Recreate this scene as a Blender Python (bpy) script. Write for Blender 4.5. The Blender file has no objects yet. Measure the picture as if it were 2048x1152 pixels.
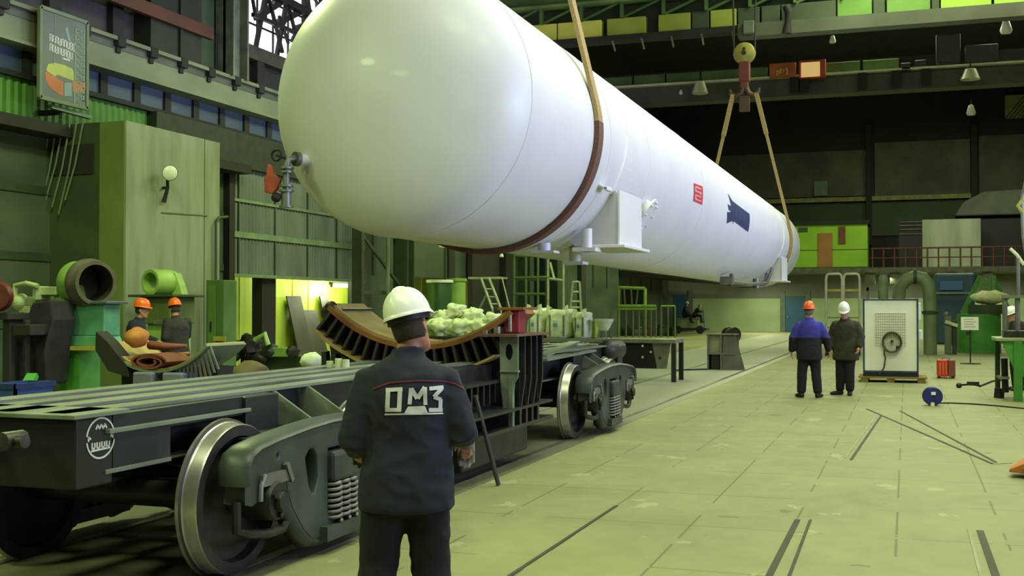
import bpy, bmesh, math, random
from mathutils import noise as mnoise
from mathutils import Vector, Matrix, Euler
from mathutils.bvhtree import BVHTree
random.seed(7)
sc = bpy.context.scene
COL = sc.collection
pi = math.pi
# ------------------------------------------------------------------ camera
F_PX = 2300.0
YAW, PITCH, CAM_H = math.radians(18.9317), math.radians(0.959), 1.7
cd = bpy.data.cameras.new('camera'); cam = bpy.data.objects.new('camera', cd); COL.objects.link(cam)
cam.location = (0, 0, CAM_H); cam.rotation_euler = (pi/2 + PITCH, 0, YAW)
cd.sensor_width = 36.0; cd.lens = F_PX*36.0/2048.0; cd.clip_end = 300; cd.clip_start = 0.05
sc.camera = cam
_F0 = Vector((-math.sin(YAW), math.cos(YAW), 0)); _R = Vector((math.cos(YAW), math.sin(YAW), 0))
_F = _F0*math.cos(PITCH) + Vector((0, 0, math.sin(PITCH))); _U = _R.cross(_F)
_C = Vector((0, 0, CAM_H))
def at(u, v, x=None, y=None, z=None):
    """point of the place seen at photo pixel (u, v) on the plane x=, y= or z="""
    D = _F + _R*((u-1024)/F_PX) + _U*((576-v)/F_PX)
    if x is not None: t = x/D.x
    elif y is not None: t = y/D.y
    else: t = (z-CAM_H)/D.z
    return _C + D*t

# ------------------------------------------------------------------ materials
def lin(h):
    h = h.lstrip('#'); o = []
    for i in (0, 2, 4):
        c = int(h[i:i+2], 16)/255; o.append(c/12.92 if c <= .04045 else ((c+.055)/1.055)**2.4)
    return (*o, 1)
MATS = {}
def mat(name, c, c2=None, rough=.6, metal=0., scale=3., bump=0., detail=5., spec=.5, stretch=None, lo=.35, hi=.68, coat=0.):
    """painted / dirty surface: two colours mixed by noise"""
    if name in MATS: return MATS[name]
    m = bpy.data.materials.new(name); m.use_nodes = True; nt = m.node_tree; N = nt.nodes; L = nt.links
    b = N['Principled BSDF']; b.inputs['Roughness'].default_value = rough; b.inputs['Metallic'].default_value = metal
    b.inputs['Specular IOR Level'].default_value = spec; b.inputs['Coat Weight'].default_value = coat
    b.inputs['Base Color'].default_value = lin(c)
    if c2 or bump:
        tc = N.new('ShaderNodeTexCoord'); mp = N.new('ShaderNodeMapping'); L.new(tc.outputs['Object'], mp.inputs[0])
        mp.inputs['Scale'].default_value = stretch or (1, 1, 1)
        nz = N.new('ShaderNodeTexNoise'); nz.inputs['Scale'].default_value = scale; nz.inputs['Detail'].default_value = detail
        L.new(mp.outputs[0], nz.inputs['Vector'])
        if c2:
            r = N.new('ShaderNodeValToRGB'); r.color_ramp.elements[0].position = lo; r.color_ramp.elements[1].position = hi
            r.color_ramp.elements[0].color = lin(c); r.color_ramp.elements[1].color = lin(c2)
            L.new(nz.outputs['Fac'], r.inputs[0]); L.new(r.outputs[0], b.inputs['Base Color'])
        if bump:
            bp = N.new('ShaderNodeBump'); bp.inputs['Strength'].default_value = bump; bp.inputs['Distance'].default_value = .03
            L.new(nz.outputs['Fac'], bp.inputs['Height']); L.new(bp.outputs[0], b.inputs['Normal'])
    MATS[name] = m; return m
def emit(name, c, s):
    m = bpy.data.materials.new(name); m.use_nodes = True; nt = m.node_tree
    b = nt.nodes['Principled BSDF']; b.inputs['Base Color'].default_value = lin(c)
    b.inputs['Emission Color'].default_value = lin(c); b.inputs['Emission Strength'].default_value = s; MATS[name] = m; return m

# ------------------------------------------------------------------ mesh builder
def frame(d, ref=None):
    d = d.normalized(); r = Vector(ref) if ref is not None else (Vector((0, 0, 1)) if abs(d.z) < .9 else Vector((1, 0, 0)))
    a = (r - d*r.dot(d))
    if a.length < 1e-5: r = Vector((0, 1, 0)); a = r - d*r.dot(d)
    a.normalize(); return a, d.cross(a)
class MB:
    def __init__(s): s.v = []; s.f = []
    def add(s, vs, fs):
        k = len(s.v); s.v += [Vector(p) for p in vs]; s.f += [tuple(i+k for i in q) for q in fs]; return s
    def box(s, c, d, rz=0, rx=0, ry=0):
        M = Euler((rx, ry, rz)).to_matrix(); c = Vector(c); h = Vector(d)/2
        vs = [c + M @ Vector((h.x*a, h.y*b, h.z*e)) for a in (-1, 1) for b in (-1, 1) for e in (-1, 1)]
        return s.add(vs, [(0, 1, 3, 2), (4, 6, 7, 5), (0, 4, 5, 1), (2, 3, 7, 6), (0, 2, 6, 4), (1, 5, 7, 3)])
    def span(s, x0, x1, y0, y1, z0, z1):
        return s.box(((x0+x1)/2, (y0+y1)/2, (z0+z1)/2), (abs(x1-x0), abs(y1-y0), abs(z1-z0)))
    def bar(s, p0, p1, w, h, ref=None):
        p0, p1 = Vector(p0), Vector(p1); a, b = frame(p1-p0, ref)
        vs = [p + a*(h/2*i) + b*(w/2*j) for p in (p0, p1) for i, j in ((-1, -1), (1, -1), (1, 1), (-1, 1))]
        return s.add(vs, [(3, 2, 1, 0), (4, 5, 6, 7), (0, 1, 5, 4), (1, 2, 6, 5), (2, 3, 7, 6), (3, 0, 4, 7)])
    def rings(s, R, cap=True, close=False):
        n = len(R[0]); k = len(s.v); vs = [p for r in R for p in r]; fs = []
        m = len(R)
        for i in range(m if close else m-1):
            a, b = i*n, ((i+1) % m)*n
            for j in range(n): fs.append((a+j, a+(j+1) % n, b+(j+1) % n, b+j))
        if cap and not close: fs += [tuple(reversed(range(n))), tuple(range((m-1)*n, m*n))]
        return s.add(vs, fs)
    def tube(s, pts, r, n=10, ref=None, cap=True, close=False):
        pts = [Vector(p) for p in pts]; m = len(pts); R = []
        rr = r if isinstance(r, (list, tuple)) else [r]*m
        pa = None
        for i in range(m):
            if close: d = pts[(i+1) % m]-pts[i-1]
            else: d = pts[min(i+1, m-1)]-pts[max(i-1, 0)]
            a, b = frame(d, pa if pa is not None else ref); pa = a if ref is None else ref
            q = rr[i]; ra, rb = q if isinstance(q, (list, tuple)) else (q, q)
            R.append([pts[i] + a*(ra*math.cos(2*pi*j/n)) + b*(rb*math.sin(2*pi*j/n)) for j in range(n)])
        return s.rings(R, cap, close)
    def cyl(s, p0, p1, r, n=16, r2=None): return s.tube([p0, p1], [r, r if r2 is None else r2], n)
    def limb(s, pts, rads, n=18, ref=(1, 0, 0)):
        """closed rounded limb; rads = (half width along ref, half depth)"""
        pts = [Vector(p) for p in pts]; rads = [q if isinstance(q, (list, tuple)) else (q, q) for q in rads]
        d0 = (pts[0]-pts[1]).normalized(); d1 = (pts[-1]-pts[-2]).normalized()
        e0 = min(rads[0]); e1 = min(rads[-1])
        P = [pts[0]+d0*e0*.55, pts[0]+d0*e0*.3] + pts + [pts[-1]+d1*e1*.3, pts[-1]+d1*e1*.55]
        Q = [(rads[0][0]*.3, rads[0][1]*.3), (rads[0][0]*.75, rads[0][1]*.75)] + rads + [(rads[-1][0]*.75, rads[-1][1]*.75), (rads[-1][0]*.3, rads[-1][1]*.3)]
        return s.tube(P, Q, n, ref)
    def ball(s, c, r, n=16, m=10, M=None):
        c = Vector(c); r = Vector((r, r, r)) if not hasattr(r, '__len__') else Vector(r); R = []
        for i in range(m+1):
            t = -pi/2 + pi*(i if 0 < i < m else (i+.02 if i == 0 else i-.02))/m
            ring = []
            for j in range(n):
                p = Vector((r.x*math.cos(t)*math.cos(2*pi*j/n), r.y*math.cos(t)*math.sin(2*pi*j/n), r.z*math.sin(t)))
                ring.append(c + (M @ p if M else p))
            R.append(ring)
        return s.rings(R)
    def lathe(s, prof, o, ax, n=32, cap=True, close=False):
        o = Vector(o); ax = Vector(ax).normalized(); a, b = frame(ax)
        return s.rings([[o + ax*h + a*(r*math.cos(2*pi*j/n)) + b*(r*math.sin(2*pi*j/n)) for j in range(n)] for r, h in prof], cap, close)
    def prism(s, poly, ax, a0, a1):
        def P(q, t): return {'x': (t, q[0], q[1]), 'y': (q[0], t, q[1]), 'z': (q[0], q[1], t)}[ax]
        n = len(poly); vs = [P(q, a0) for q in poly] + [P(q, a1) for q in poly]
        return s.add(vs, [tuple(range(n)), tuple(reversed(range(n, 2*n)))] + [(i, i+n, (i+1) % n + n, (i+1) % n) for i in range(n)])
    def plate(s, outer, holes, ax, c, t, bev=0.):
        """flat plate with holes; outline in the two other axes, thickness t about c"""
        cu = bpy.data.curves.new('tmp', 'CURVE'); cu.dimensions = '2D'; cu.fill_mode = 'BOTH'; cu.extrude = max(t/2-bev, .001)
        cu.bevel_depth = bev; cu.bevel_resolution = 1
        for pl in [outer]+holes:
            sp = cu.splines.new('POLY'); sp.points.add(len(pl)-1); sp.use_cyclic_u = True
            for q, p in zip(sp.points, pl): q.co = (p[0], p[1], 0, 1)
        o = bpy.data.objects.new('tmp', cu); COL.objects.link(o)
        me = bpy.data.meshes.new_from_object(o.evaluated_get(bpy.context.evaluated_depsgraph_get()))
        def P(q): return {'x': (c+q[2], q[0], q[1]), 'y': (q[0], c-q[2], q[1]), 'z': (q[0], q[1], c+q[2])}[ax]
        s.add([P(v.co) for v in me.vertices], [tuple(p.vertices) for p in me.polygons])
        bpy.data.objects.remove(o); bpy.data.curves.remove(cu); bpy.data.meshes.remove(me); return s
    def build(s, name, m, parent=None, bevel=0., smooth=None, voxel=0., smooth_it=0, solid=0.):
        me = bpy.data.meshes.new(name); off = wloc(parent) if parent else Vector()
        me.from_pydata([v-off for v in s.v], [], s.f); me.update()
        bm = bmesh.new(); bm.from_mesh(me); bmesh.ops.recalc_face_normals(bm, faces=bm.faces); bm.to_mesh(me); bm.free()
        ms = m if isinstance(m, (list, tuple)) else [m]
        o = bpy.data.objects.new(name, me); COL.objects.link(o)
        if voxel:
            md = o.modifiers.new('r', 'REMESH'); md.mode = 'VOXEL'; md.voxel_size = voxel; md.adaptivity = 0
            if smooth_it: q = o.modifiers.new('s', 'SMOOTH'); q.iterations = smooth_it; q.factor = .5
            bpy.context.view_layer.update()
            me2 = bpy.data.meshes.new_from_object(o.evaluated_get(bpy.context.evaluated_depsgraph_get()))
            o.modifiers.clear(); o.data = me2; bpy.data.meshes.remove(me); me = me2; me.name = name; me.materials.clear()
        for q in ms: me.materials.append(q)
        if parent: o.parent = parent
        if solid:
            q = o.modifiers.new('solid', 'SOLIDIFY'); q.thickness = solid
        if bevel:
            q = o.modifiers.new('bevel', 'BEVEL'); q.width = bevel; q.segments = 2; q.limit_method = 'ANGLE'; q.angle_limit = .6
        if smooth is None: smooth = bool(voxel)
        if smooth is True:
            for p in me.polygons: p.use_smooth = True
        elif smooth == 'auto' :
            for p in me.polygons: p.use_smooth = True
            try: me.set_sharp_from_angle(angle=.7)
            except Exception: pass
        return o
def wloc(o):
    v = Vector()
    while o is not None: v += o.location; o = o.parent
    return v
def tag(o, label=None, cat=None, group=None, kind=None):
    if label: o['label'] = label
    if cat: o['category'] = cat
    if group: o['group'] = group
    if kind: o['kind'] = kind
    return o
def thing(name, label, cat, loc=(0, 0, 0), group=None):
    o = bpy.data.objects.new(name, None); COL.objects.link(o); o.location = loc; o.empty_display_size = .2
    return tag(o, label, cat, group)
def node(name, parent, loc=(0, 0, 0)):
    o = bpy.data.objects.new(name, None); COL.objects.link(o); o.parent = parent; o.location = loc; o.empty_display_size = .1; return o
def struct(o): o['kind'] = 'structure'; return o
def kids(o): return [c for c in bpy.data.objects if c.parent == o]
def copy_tree(o, parent=None):
    c = o.copy(); COL.objects.link(c); c.parent = parent
    for k in kids(o): copy_tree(k, c)
    return c

# ------------------------------------------------------------------ palette
M = {}
M['tank'] = mat('tank white paint', '#d6d6d8', '#cfcfd2', rough=.42, scale=1.2, spec=.5, coat=.05)
M['frame'] = mat('wagon black green paint', '#1f2525', '#14191a', rough=.42, scale=2.5, bump=.05)
M['flange'] = mat('worn flange paint', '#7b8473', '#59624f', rough=.4, scale=4, stretch=(1, .3, 1))
M['bogie'] = mat('bogie grey paint', '#3c443f', '#272d2a', rough=.45, scale=3, bump=.08)
M['darkiron'] = mat('dark greasy iron', '#23251f', '#12130f', rough=.5, scale=5, bump=.15)
M['tread'] = mat('polished wheel tread', '#c9c9bb', '#a3a38f', rough=.32, metal=.75, scale=6, stretch=(1, 1, 1))
M['wheelface'] = mat('wheel side black', '#2a2c28', '#1a1b18', rough=.5, scale=5, bump=.1)
M['rail'] = mat('rail steel', '#77756a', '#5b4f42', rough=.4, metal=.4, scale=4)
M['strap'] = mat('webbing strap', '#a58e5d', '#8e774a', rough=.9, scale=30, bump=.2)
M['strapbrown'] = mat('brown webbing strap', '#6d4a3d', '#573a30', rough=.9, scale=30, bump=.2)
M['rust'] = mat('orange brown liner', '#8a5a2a', '#6b3c1c', rough=.7, scale=3, bump=.1)
M['liner'] = mat('tan cradle liner', '#a7915a', '#86703f', rough=.7, scale=3, bump=.1)
M['red'] = mat('dark red paint', '#8a2233', '#741b2a', rough=.5, scale=5)
M['sack'] = mat('white sack cloth', '#d8e0b8', '#bcc79a', rough=.9, scale=6, bump=.3)
M['white'] = mat('white enamel', '#e6e9da', '#dde0cf', rough=.35, scale=2)
M['blue'] = mat('blue frame paint', '#24386e', '#1d2d5a', rough=.45, scale=3)
M['hiviz'] = mat('orange plastic', '#e8641a', rough=.35)
M['whiteplastic'] = mat('white helmet plastic', '#eef0e6', '#e4e8da', rough=.3, scale=3)
M['yellowgreen'] = mat('yellow green paint', '#a6c03a', '#8fa82f', rough=.6, scale=1.2)
M['navy'] = mat('navy work cloth', '#1c2233', '#151a28', rough=.92, scale=4, bump=.6, detail=3)
M['navydark'] = mat('dark trouser cloth', '#171a22', '#101218', rough=.92, scale=4, bump=.6, detail=3)
M['bluecloth'] = mat('blue work cloth', '#3b379c', '#2f2c80', rough=.9, scale=5, bump=.4)
M['coat'] = mat('dark brown coat', '#3d3a2a', '#2a281d', rough=.95, scale=6, bump=.5)
M['black'] = mat('black rubber', '#121211', rough=.6)
M['skin'] = mat('skin', '#c08a6e', '#b0765c', rough=.55, scale=8)
M['hair'] = mat('dark hair', '#3a2d26', '#2a201b', rough=.85, scale=90, bump=.15)
M['reflect'] = mat('silver print', '#c8c8c6', '#b4b6b6', rough=.5, scale=12)
M['piping'] = mat('red piping', '#6a1f26', rough=.8)
M['gloss'] = mat('bright steel', '#b9bab0', rough=.25, metal=.9)
M['steel'] = mat('plain steel', '#80827a', '#63655d', rough=.45, metal=.5, scale=4)
M['green'] = mat('machine green paint', '#4f9a3c', '#3e7f31', rough=.5, scale=2)
M['palegreen'] = mat('pale green enamel', '#93b65a', '#76984a', rough=.5, scale=2)
M['teal'] = mat('teal enamel', '#5fa07a', '#4c8a68', rough=.5, scale=2)
M['darkgreen'] = mat('dark green paint', '#35482a', '#26361f', rough=.6, scale=1.5)
M['greygreen'] = mat('grey green paint', '#6d7a5f', '#586550', rough=.6, scale=1.5)
M['charcoal'] = mat('charcoal surface', '#23251f', '#191a16', rough=.8, scale=1)
M['orange'] = mat('orange paint', '#b8602a', '#9c4c20', rough=.5, scale=3)
M['leather'] = mat('tan leather', '#b67a34', '#93571f', rough=.75, scale=4, bump=.3)
M['leatherred'] = mat('red brown leather', '#7b4433', '#5f3023', rough=.75, scale=4, bump=.3)
M['yellow'] = mat('dull yellow paint', '#a8a044', '#8c8436', rough=.5, scale=3)
# ================================================================== SETTING
def floor_mat():
    m = bpy.data.materials.new('concrete slab floor'); m.use_nodes = True; nt = m.node_tree; N = nt.nodes; L = nt.links
    b = N['Principled BSDF']; b.inputs['Roughness'].default_value = .62; b.inputs['Specular IOR Level'].default_value = .35
    tc = N.new('ShaderNodeTexCoord'); sx = N.new('ShaderNodeSeparateXYZ'); L.new(tc.outputs['Object'], sx.inputs[0])
    def mth(op, a, b_=None, c=None):
        n = N.new('ShaderNodeMath'); n.operation = op
        for i, q in enumerate((a, b_, c)):
            if q is None: continue
            if isinstance(q, (int, float)): n.inputs[i].default_value = q
            else: L.new(q, n.inputs[i])
        return n.outputs[0]
    def noise(scale, det=6, st=(1, 1, 1)):
        mp = N.new('ShaderNodeMapping'); mp.inputs['Scale'].default_value = st; L.new(tc.outputs['Object'], mp.inputs[0])
        n = N.new('ShaderNodeTexNoise'); n.inputs['Scale'].default_value = scale; n.inputs['Detail'].default_value = det
        L.new(mp.outputs[0], n.inputs['Vector']); return n.outputs['Fac']
    def joint(co, off, step, w):
        f = mth('FRACT', mth('DIVIDE', mth('SUBTRACT', co, off), step)); return mth('LESS_THAN', mth('ABSOLUTE', mth('SUBTRACT', f, .5)), w)
    jx = joint(sx.outputs[0], -.84-.38, .76, .012); jy = joint(sx.outputs[1], .6, 1.52, .006)
    j = mth('MULTIPLY', mth('MAXIMUM', jx, jy), mth('MULTIPLY', mth('GREATER_THAN', noise(1.1), .47), .55))
    r = N.new('ShaderNodeValToRGB'); cr = r.color_ramp
    for p, c in ((.0, '#696b42'), (.42, '#848656'), (.6, '#8e905f'), (1., '#9fa172')):
        e = cr.elements[0] if p == 0. else cr.elements[1] if p == 1. else cr.elements.new(p); e.position = p; e.color = lin(c)
    L.new(mth('ADD', mth('MULTIPLY', noise(.8), .6), mth('MULTIPLY', noise(5., 8, (1, .6, 1)), .4)), r.inputs[0])
    mx = N.new('ShaderNodeMix'); mx.data_type = 'RGBA'; L.new(j, mx.inputs[0]); L.new(r.outputs[0], mx.inputs[6]); mx.inputs[7].default_value = lin('#3c3c22')
    # pale scuffs and dark oil marks with a shape of their own
    m2 = N.new('ShaderNodeMix'); m2.data_type = 'RGBA'; L.new(mth('MULTIPLY', mth('GREATER_THAN', noise(1.7, 7, (1, .8, 1)), .66), .33), m2.inputs[0])
    L.new(mx.outputs[2], m2.inputs[6]); m2.inputs[7].default_value = lin('#b9bb92')
    m3 = N.new('ShaderNodeMix'); m3.data_type = 'RGBA'; L.new(mth('MULTIPLY', mth('LESS_THAN', noise(2.3, 8, (.8, 1.3, 1)), .30), .5), m3.inputs[0])
    L.new(m2.outputs[2], m3.inputs[6]); m3.inputs[7].default_value = lin('#4d4d2e')
    L.new(m3.outputs[2], b.inputs['Base Color']); return m
XW, YB, XR = -16.0, 81.0, 9.0        # left wall, back wall, right wall
struct(MB().span(XW-3, XR, -8, YB, -.2, 0).build('floor', floor_mat()))
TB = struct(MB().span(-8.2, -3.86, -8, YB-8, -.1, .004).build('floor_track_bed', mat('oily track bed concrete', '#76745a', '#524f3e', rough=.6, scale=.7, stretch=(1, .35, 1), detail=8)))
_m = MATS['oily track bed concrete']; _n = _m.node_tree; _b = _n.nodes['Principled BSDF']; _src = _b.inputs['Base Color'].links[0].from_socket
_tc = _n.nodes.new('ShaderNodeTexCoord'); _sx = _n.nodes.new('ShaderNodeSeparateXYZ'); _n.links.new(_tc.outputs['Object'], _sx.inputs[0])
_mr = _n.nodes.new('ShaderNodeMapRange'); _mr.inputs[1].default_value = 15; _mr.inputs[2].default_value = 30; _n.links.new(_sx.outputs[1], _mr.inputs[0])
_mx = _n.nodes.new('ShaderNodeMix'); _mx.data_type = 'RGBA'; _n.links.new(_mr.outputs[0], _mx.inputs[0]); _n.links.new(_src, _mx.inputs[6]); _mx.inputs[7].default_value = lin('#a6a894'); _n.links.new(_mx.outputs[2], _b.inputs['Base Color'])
# metal grooves let into the floor
gm = mat('dark floor groove', '#2c2c1c', '#3a3a26', rough=.7); gl = mat('worn floor strip', '#8f9068', '#77784f', rough=.5)
def strip(n, p, q, w, m):
    a, b = Vector((*p, .003)), Vector((*q, .003)); struct(MB().bar(a, b, w, .006, (0, 0, 1)).build('trim_%d' % n, m))
def fl(u, v): q = at(u, v, z=0); return (q.x, q.y)
strip(1, fl(1595, 1040), (-.83, 6.6), .045, gm); strip(2, fl(1621, 1040), (-.70, 6.6), .022, gm)
strip(3, fl(1233, 1012), (-2.39, 6.0), .028, gm); strip(4, fl(1960, 1062), (.53, 6.6), .05, gm)
strip(5, fl(1937, 1058), (.43, 6.6), .02, gl)
strip(6, fl(1733, 818), fl(1985, 928), .035, gm); strip(7, fl(1800, 822), fl(1992, 925), .03, gm)
strip(8, fl(1762, 832), fl(1702, 920), .03, gm); strip(9, fl(1757, 826), fl(1690, 917), .02, gl)
strip(10, fl(1985, 928), fl(2022, 926), .04, gl)
# running rails of the wagon's track
for k, x in enumerate((-4.105, -5.695)):
    prof = [(-.036, .0), (.036, .0), (.036, .012), (-.036, .012)]
    r = MB().prism([(x+a, b) for a, b in prof], 'y', -7, 72).build('track_rail', M['rail'])
    tag(r, ['steel running rail under the wagon wheels on the aisle side', 'steel running rail under the wagon wheels on the wall side'][k], 'rail')

# ---- walls
def cw(name, c, c2, step=.25, depth=.03):     # corrugated sheet material
    m = mat(name, c, c2, rough=.6, scale=1.1, stretch=(.4, .4, 1.2), detail=7); return m
def corrugated(mb, x, y0, y1, z0, z1, step=.22, d=.035, ax='x'):
    n = max(2, int((y1-y0)/step)); pts = []
    for i in range(n*4+1):
        y = y0+(y1-y0)*i/(n*4); k = i % 4; pts.append((x+(d if k in (1, 2) else 0), y))
    vs = []; fs = []
    for (a, b) in pts:
        if ax == 'x': vs += [(a, b, z0), (a, b, z1)]
        else: vs += [(b, a, z0), (b, a, z1)]
    for i in range(len(pts)-1): fs.append((2*i, 2*i+2, 2*i+3, 2*i+1))
    return mb.add(vs, fs)
wl_low = mat('left wall dirty green panels', '#4b5744', '#343f2f', rough=.7, scale=.8, stretch=(1, .3, 1.4), detail=8)
wl_dark = mat('left wall dark sheeting', '#2c2b2a', '#1d1d1b', rough=.8, scale=.7)
w = MB()
w.span(XW-.25, XW, -8, 25.0, 0, 5.2); w.span(XW-.25, XW, 31.8, YB, 2.75, 5.2); w.span(XW-.25, XW, 43, YB, 0, 2.75)
w.span(XW-.25, XW, 31.8, 36.0, 0, 2.75); w.span(XW-.25, XW, 25.0, 31.8, 5.0, 5.2)
wl = struct(w.build('wall_left', wl_low))
struct(MB().span(XW-.25, XW, -8, 25.6, 7.3, 17).span(XW-.25, XW, 25.6, 46, 7.3, 8.35).span(XW-.25, XW, 25.6, 46, 12.2, 17).span(XW-.25, XW, 46, YB, 7.3, 17).span(XW-.25, XW, -8, YB, 5.2, 6.62).build('wall_left_upper', wl_dark))
# darker panel joints and horizontal bands of the lower wall
b = MB()
for z in (1.3, 2.6, 3.9): b.span(XW, XW+.03, -2, 25, z, z+.16)
for y in range(2, 25, 3): b.span(XW, XW+.04, y, y+.1, 0, 5.2)
for y in range(33, 80, 3): b.span(XW, XW+.05, y, y+.16, 2.75, 5.2)
struct(b.build('trim_11', M['darkgreen']))
# recess behind the open gate, brightly painted and lamp lit
ry = mat('bright yellow green wall', '#a9bf46', '#98b03c', rough=.6, scale=1., stretch=(1, 3, .4))
w = MB().span(XW-2.15, XW-2, 24, 46, 0, 5); w.span(XW-2, XW-.25, 24, 24.2, 0, 5); w.span(XW-2, XW-.25, 45, 45.2, 0, 5)
for i in range(22): w.span(XW-2, XW-1.985, 24.5+i, 24.55+i, 0, 5)
struct(w.build('wall_recess', ry))
# runway beam with brackets, blue glazing and green sheeting under it
bx = XW+.45
b = MB().span(XW, bx, -4, YB, 6.62, 7.28).span(XW, bx+.12, -4, YB, 7.24, 7.32).span(XW, bx+.1, -4, YB, 6.58, 6.64)
struct(MB().span(XW, bx+.015, -4, YB, 7.08, 7.24).build('beam_crane_runway_strip', mat('runway strip grey', '#55564c', '#45463d', rough=.6)))
struct(b.build('beam_crane_runway', mat('runway beam paint', '#7b8062', '#636850', rough=.6, scale=1.2, stretch=(1, .4, 1), detail=8)))
for i in range(32):
    y = 6.74+1.1*i
    br = MB().span(bx-.02, bx+.14, y-.13, y+.13, 7.12, 7.34).span(bx-.02, bx+.06, y-.07, y+.07, 7.0, 7.14)
    o = br.build('beam_bracket', M['charcoal'], bevel=.02); struct(o)
b = MB().span(XW, XW+.1, -4, YB, 6.12, 6.58); win = b.build('window_1', mat('blue glazing strip', '#414d63', '#364054', rough=.6, scale=.6))
struct(win)
mm = MB()
for i in range(70): mm.span(XW+.1, XW+.16, -2.2+1.1*i, -1.98+1.1*i, 6.1, 6.6)
mm.span(XW+.08, XW+.2, -4, YB, 6.04, 6.14)
mm.build('mullion', M['charcoal'], win)
g = corrugated(MB(), XW+.03, -4, 21.5, 5.25, 6.05, .2, .04)
struct(g.build('wall_left_sheeting', mat('bright green corrugated sheet', '#487d1c', '#376516', rough=.55, scale=1.), solid=.01))
struct(MB().span(XW, XW+.3, 21.5, YB, 5.2, 6.05).build('beam_lintel', mat('dark lintel', '#2b3320', '#1e2418', rough=.7)))
struct(MB().span(XW, XW+.55, -4, 25, 5.02, 5.24).build('beam_wall', M['charcoal']))
# red travelling rail above the runway beam
struct(MB().span(XW+.52, XW+.64, -4, 23.2, 7.98, 8.26).build('beam_red', mat('faded red steel', '#5a2a1e', '#432018', rough=.6, scale=1.)))
b = MB()
for i in range(13): b.span(XW, XW+.22, 3+1.9*i, 3.35+1.9*i, 7.3, 8.3)
struct(b.build('beam_posts', M['charcoal']))
struct(MB().span(XW+.0, XW+.06, -4, 25, 7.32, 8.24).build('wall_left_panel', mat('grey sheet panels', '#373433', '#282625', rough=.7, scale=.6)))
# pillars standing on the runway beam
def ibeam(mb, x, y, z0, z1, w=.5, d=.5, t=.05):
    mb.span(x-d/2, x+d/2, y-w/2, y-w/2+t, z0, z1).span(x-d/2, x+d/2, y+w/2-t, y+w/2, z0, z1).span(x-t/2, x+t/2, y-w/2, y+w/2, z0, z1)
struct(MB().span(XW, XW+.5, 21.0, 22.9, 7.3, 17).span(XW+.5, XW+.56, 22.0, 22.1, 7.3, 17).build('pillar_1', mat('upper pillar green', '#242a1b', '#1b2014', rough=.7)))
p2 = MB(); ibeam(p2, XW+.4, 24.35, 7.3, 17, .7, .5, .07)
struct(p2.build('pillar_2', mat('upper pillar pale', '#747a68', '#565c4d', rough=.6)))
p3 = MB().span(XW, XW+.18, 23.0, 23.9, 7.3, 17); struct(p3.build('pillar_3', M['darkgreen']))
# skylight in the left wall with its glazing bars and the roof trusses crossing it
sky = MB().span(XW-.32, XW-.26, 25.6, 46, 8.3, 12.2).build('window_2', emit('bright day sky', '#f6ecf8', 2.6)); struct(sky)
gb = MB()
for i in range(26): gb.span(XW-.2, XW-.15, 25.6+.8*i, 25.64+.8*i, 8.35, 12.2)
for z in (9.1, 9.9, 10.7, 11.5): gb.span(XW-.2, XW-.15, 25.6, 46, z, z+.045)
gb.build('glazing_bar', M['charcoal'], sky)
tr = MB(); random.seed(5)
for i in range(9):
    y = 25.9+1.05*i; x = XW+.1
    tr.bar((x, y, 8.4), (x+.1, y+1.0, 12), .1, .1); tr.bar((x+.15, y+1.1, 8.5), (x, y-.3, 11.6), .08, .08)
    tr.bar((x, y, 9.2+.1*(i % 3)), (x, y+1.2, 9.9), .16, .16)
    for k in range(5):
        yy = y+random.random()*1.0; z = 8.5+random.random()*3; tr.bar((x, yy, z), (x, yy+random.uniform(-.5, .5), z+random.uniform(.3, .7)), .07, .07)
tr.bar((XW+.2, 25.6, 10.0), (XW+.2, 35, 9.75), .2, .2); tr.bar((XW+.2, 25.6, 9.2), (XW+.2, 35, 9.3), .1, .1)
tr.bar((XW+.2, 25.6, 11.1), (XW+.2, 36, 11.0), .5, .5)
struct(tr.build('beam_truss', mat('truss dark steel', '#1c1517', '#120e10', rough=.7)))
struct(MB().span(XW, XW+.25, 25.2, 46, 8.05, 8.4).build('beam_sill', mat('window sill steel', '#4a4838', '#35342a', rough=.7)))

# ---- back wall, right wall, ceiling
wb = MB().span(XW, XR, YB, YB+.3, 0, 17)
struct(wb.build('wall_back', mat('mottled dark back wall', '#2c2f27', '#1b1d19', rough=.85, scale=.35, detail=8)))  # dark tone mottled by noise over the whole wall
def bk(u0, v0, u1, v1, y, t=.1):    # box filling a photo rectangle on the plane y
    a, b = at(u0, v1, y=y), at(u1, v0, y=y); return (a.x, b.x, y-t, y, a.z, b.z)
lowb = mat('back wall pale green dado', '#a5b78c', '#93a67c', rough=.6, scale=.8)
greyb = mat('back wall grey band', '#73766c', '#60635a', rough=.7, scale=.6)
zb = at(1500, 597, y=YB).z
struct(MB().span(at(1330, 600, y=YB).x, XR, YB-.06, YB, 0, zb).build('wall_back_dado', lowb))
struct(MB().span(at(1330, 600, y=YB).x, XR, YB-.05, YB, zb, at(1500, 546, y=YB).z).build('wall_back_band', greyb))
struct(MB().span(XW, at(1330, 600, y=YB).x, YB-2.4, YB-2.2, 0, zb).build('wall_back_corner', mat('corner dado', '#7f9572', '#6a8060', rough=.6, scale=.8)))
struct(MB().span(XW, at(1330, 600, y=YB).x, YB-2.4, YB-2.2, zb, 4.5).build('wall_back_corner_band', mat('corner grey', '#5b5f5c', '#4b4f4c', rough=.7, scale=.6)))
bd = mat('blue door paint', '#2f5a80', '#284d6f', rough=.5, scale=1.)
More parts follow.
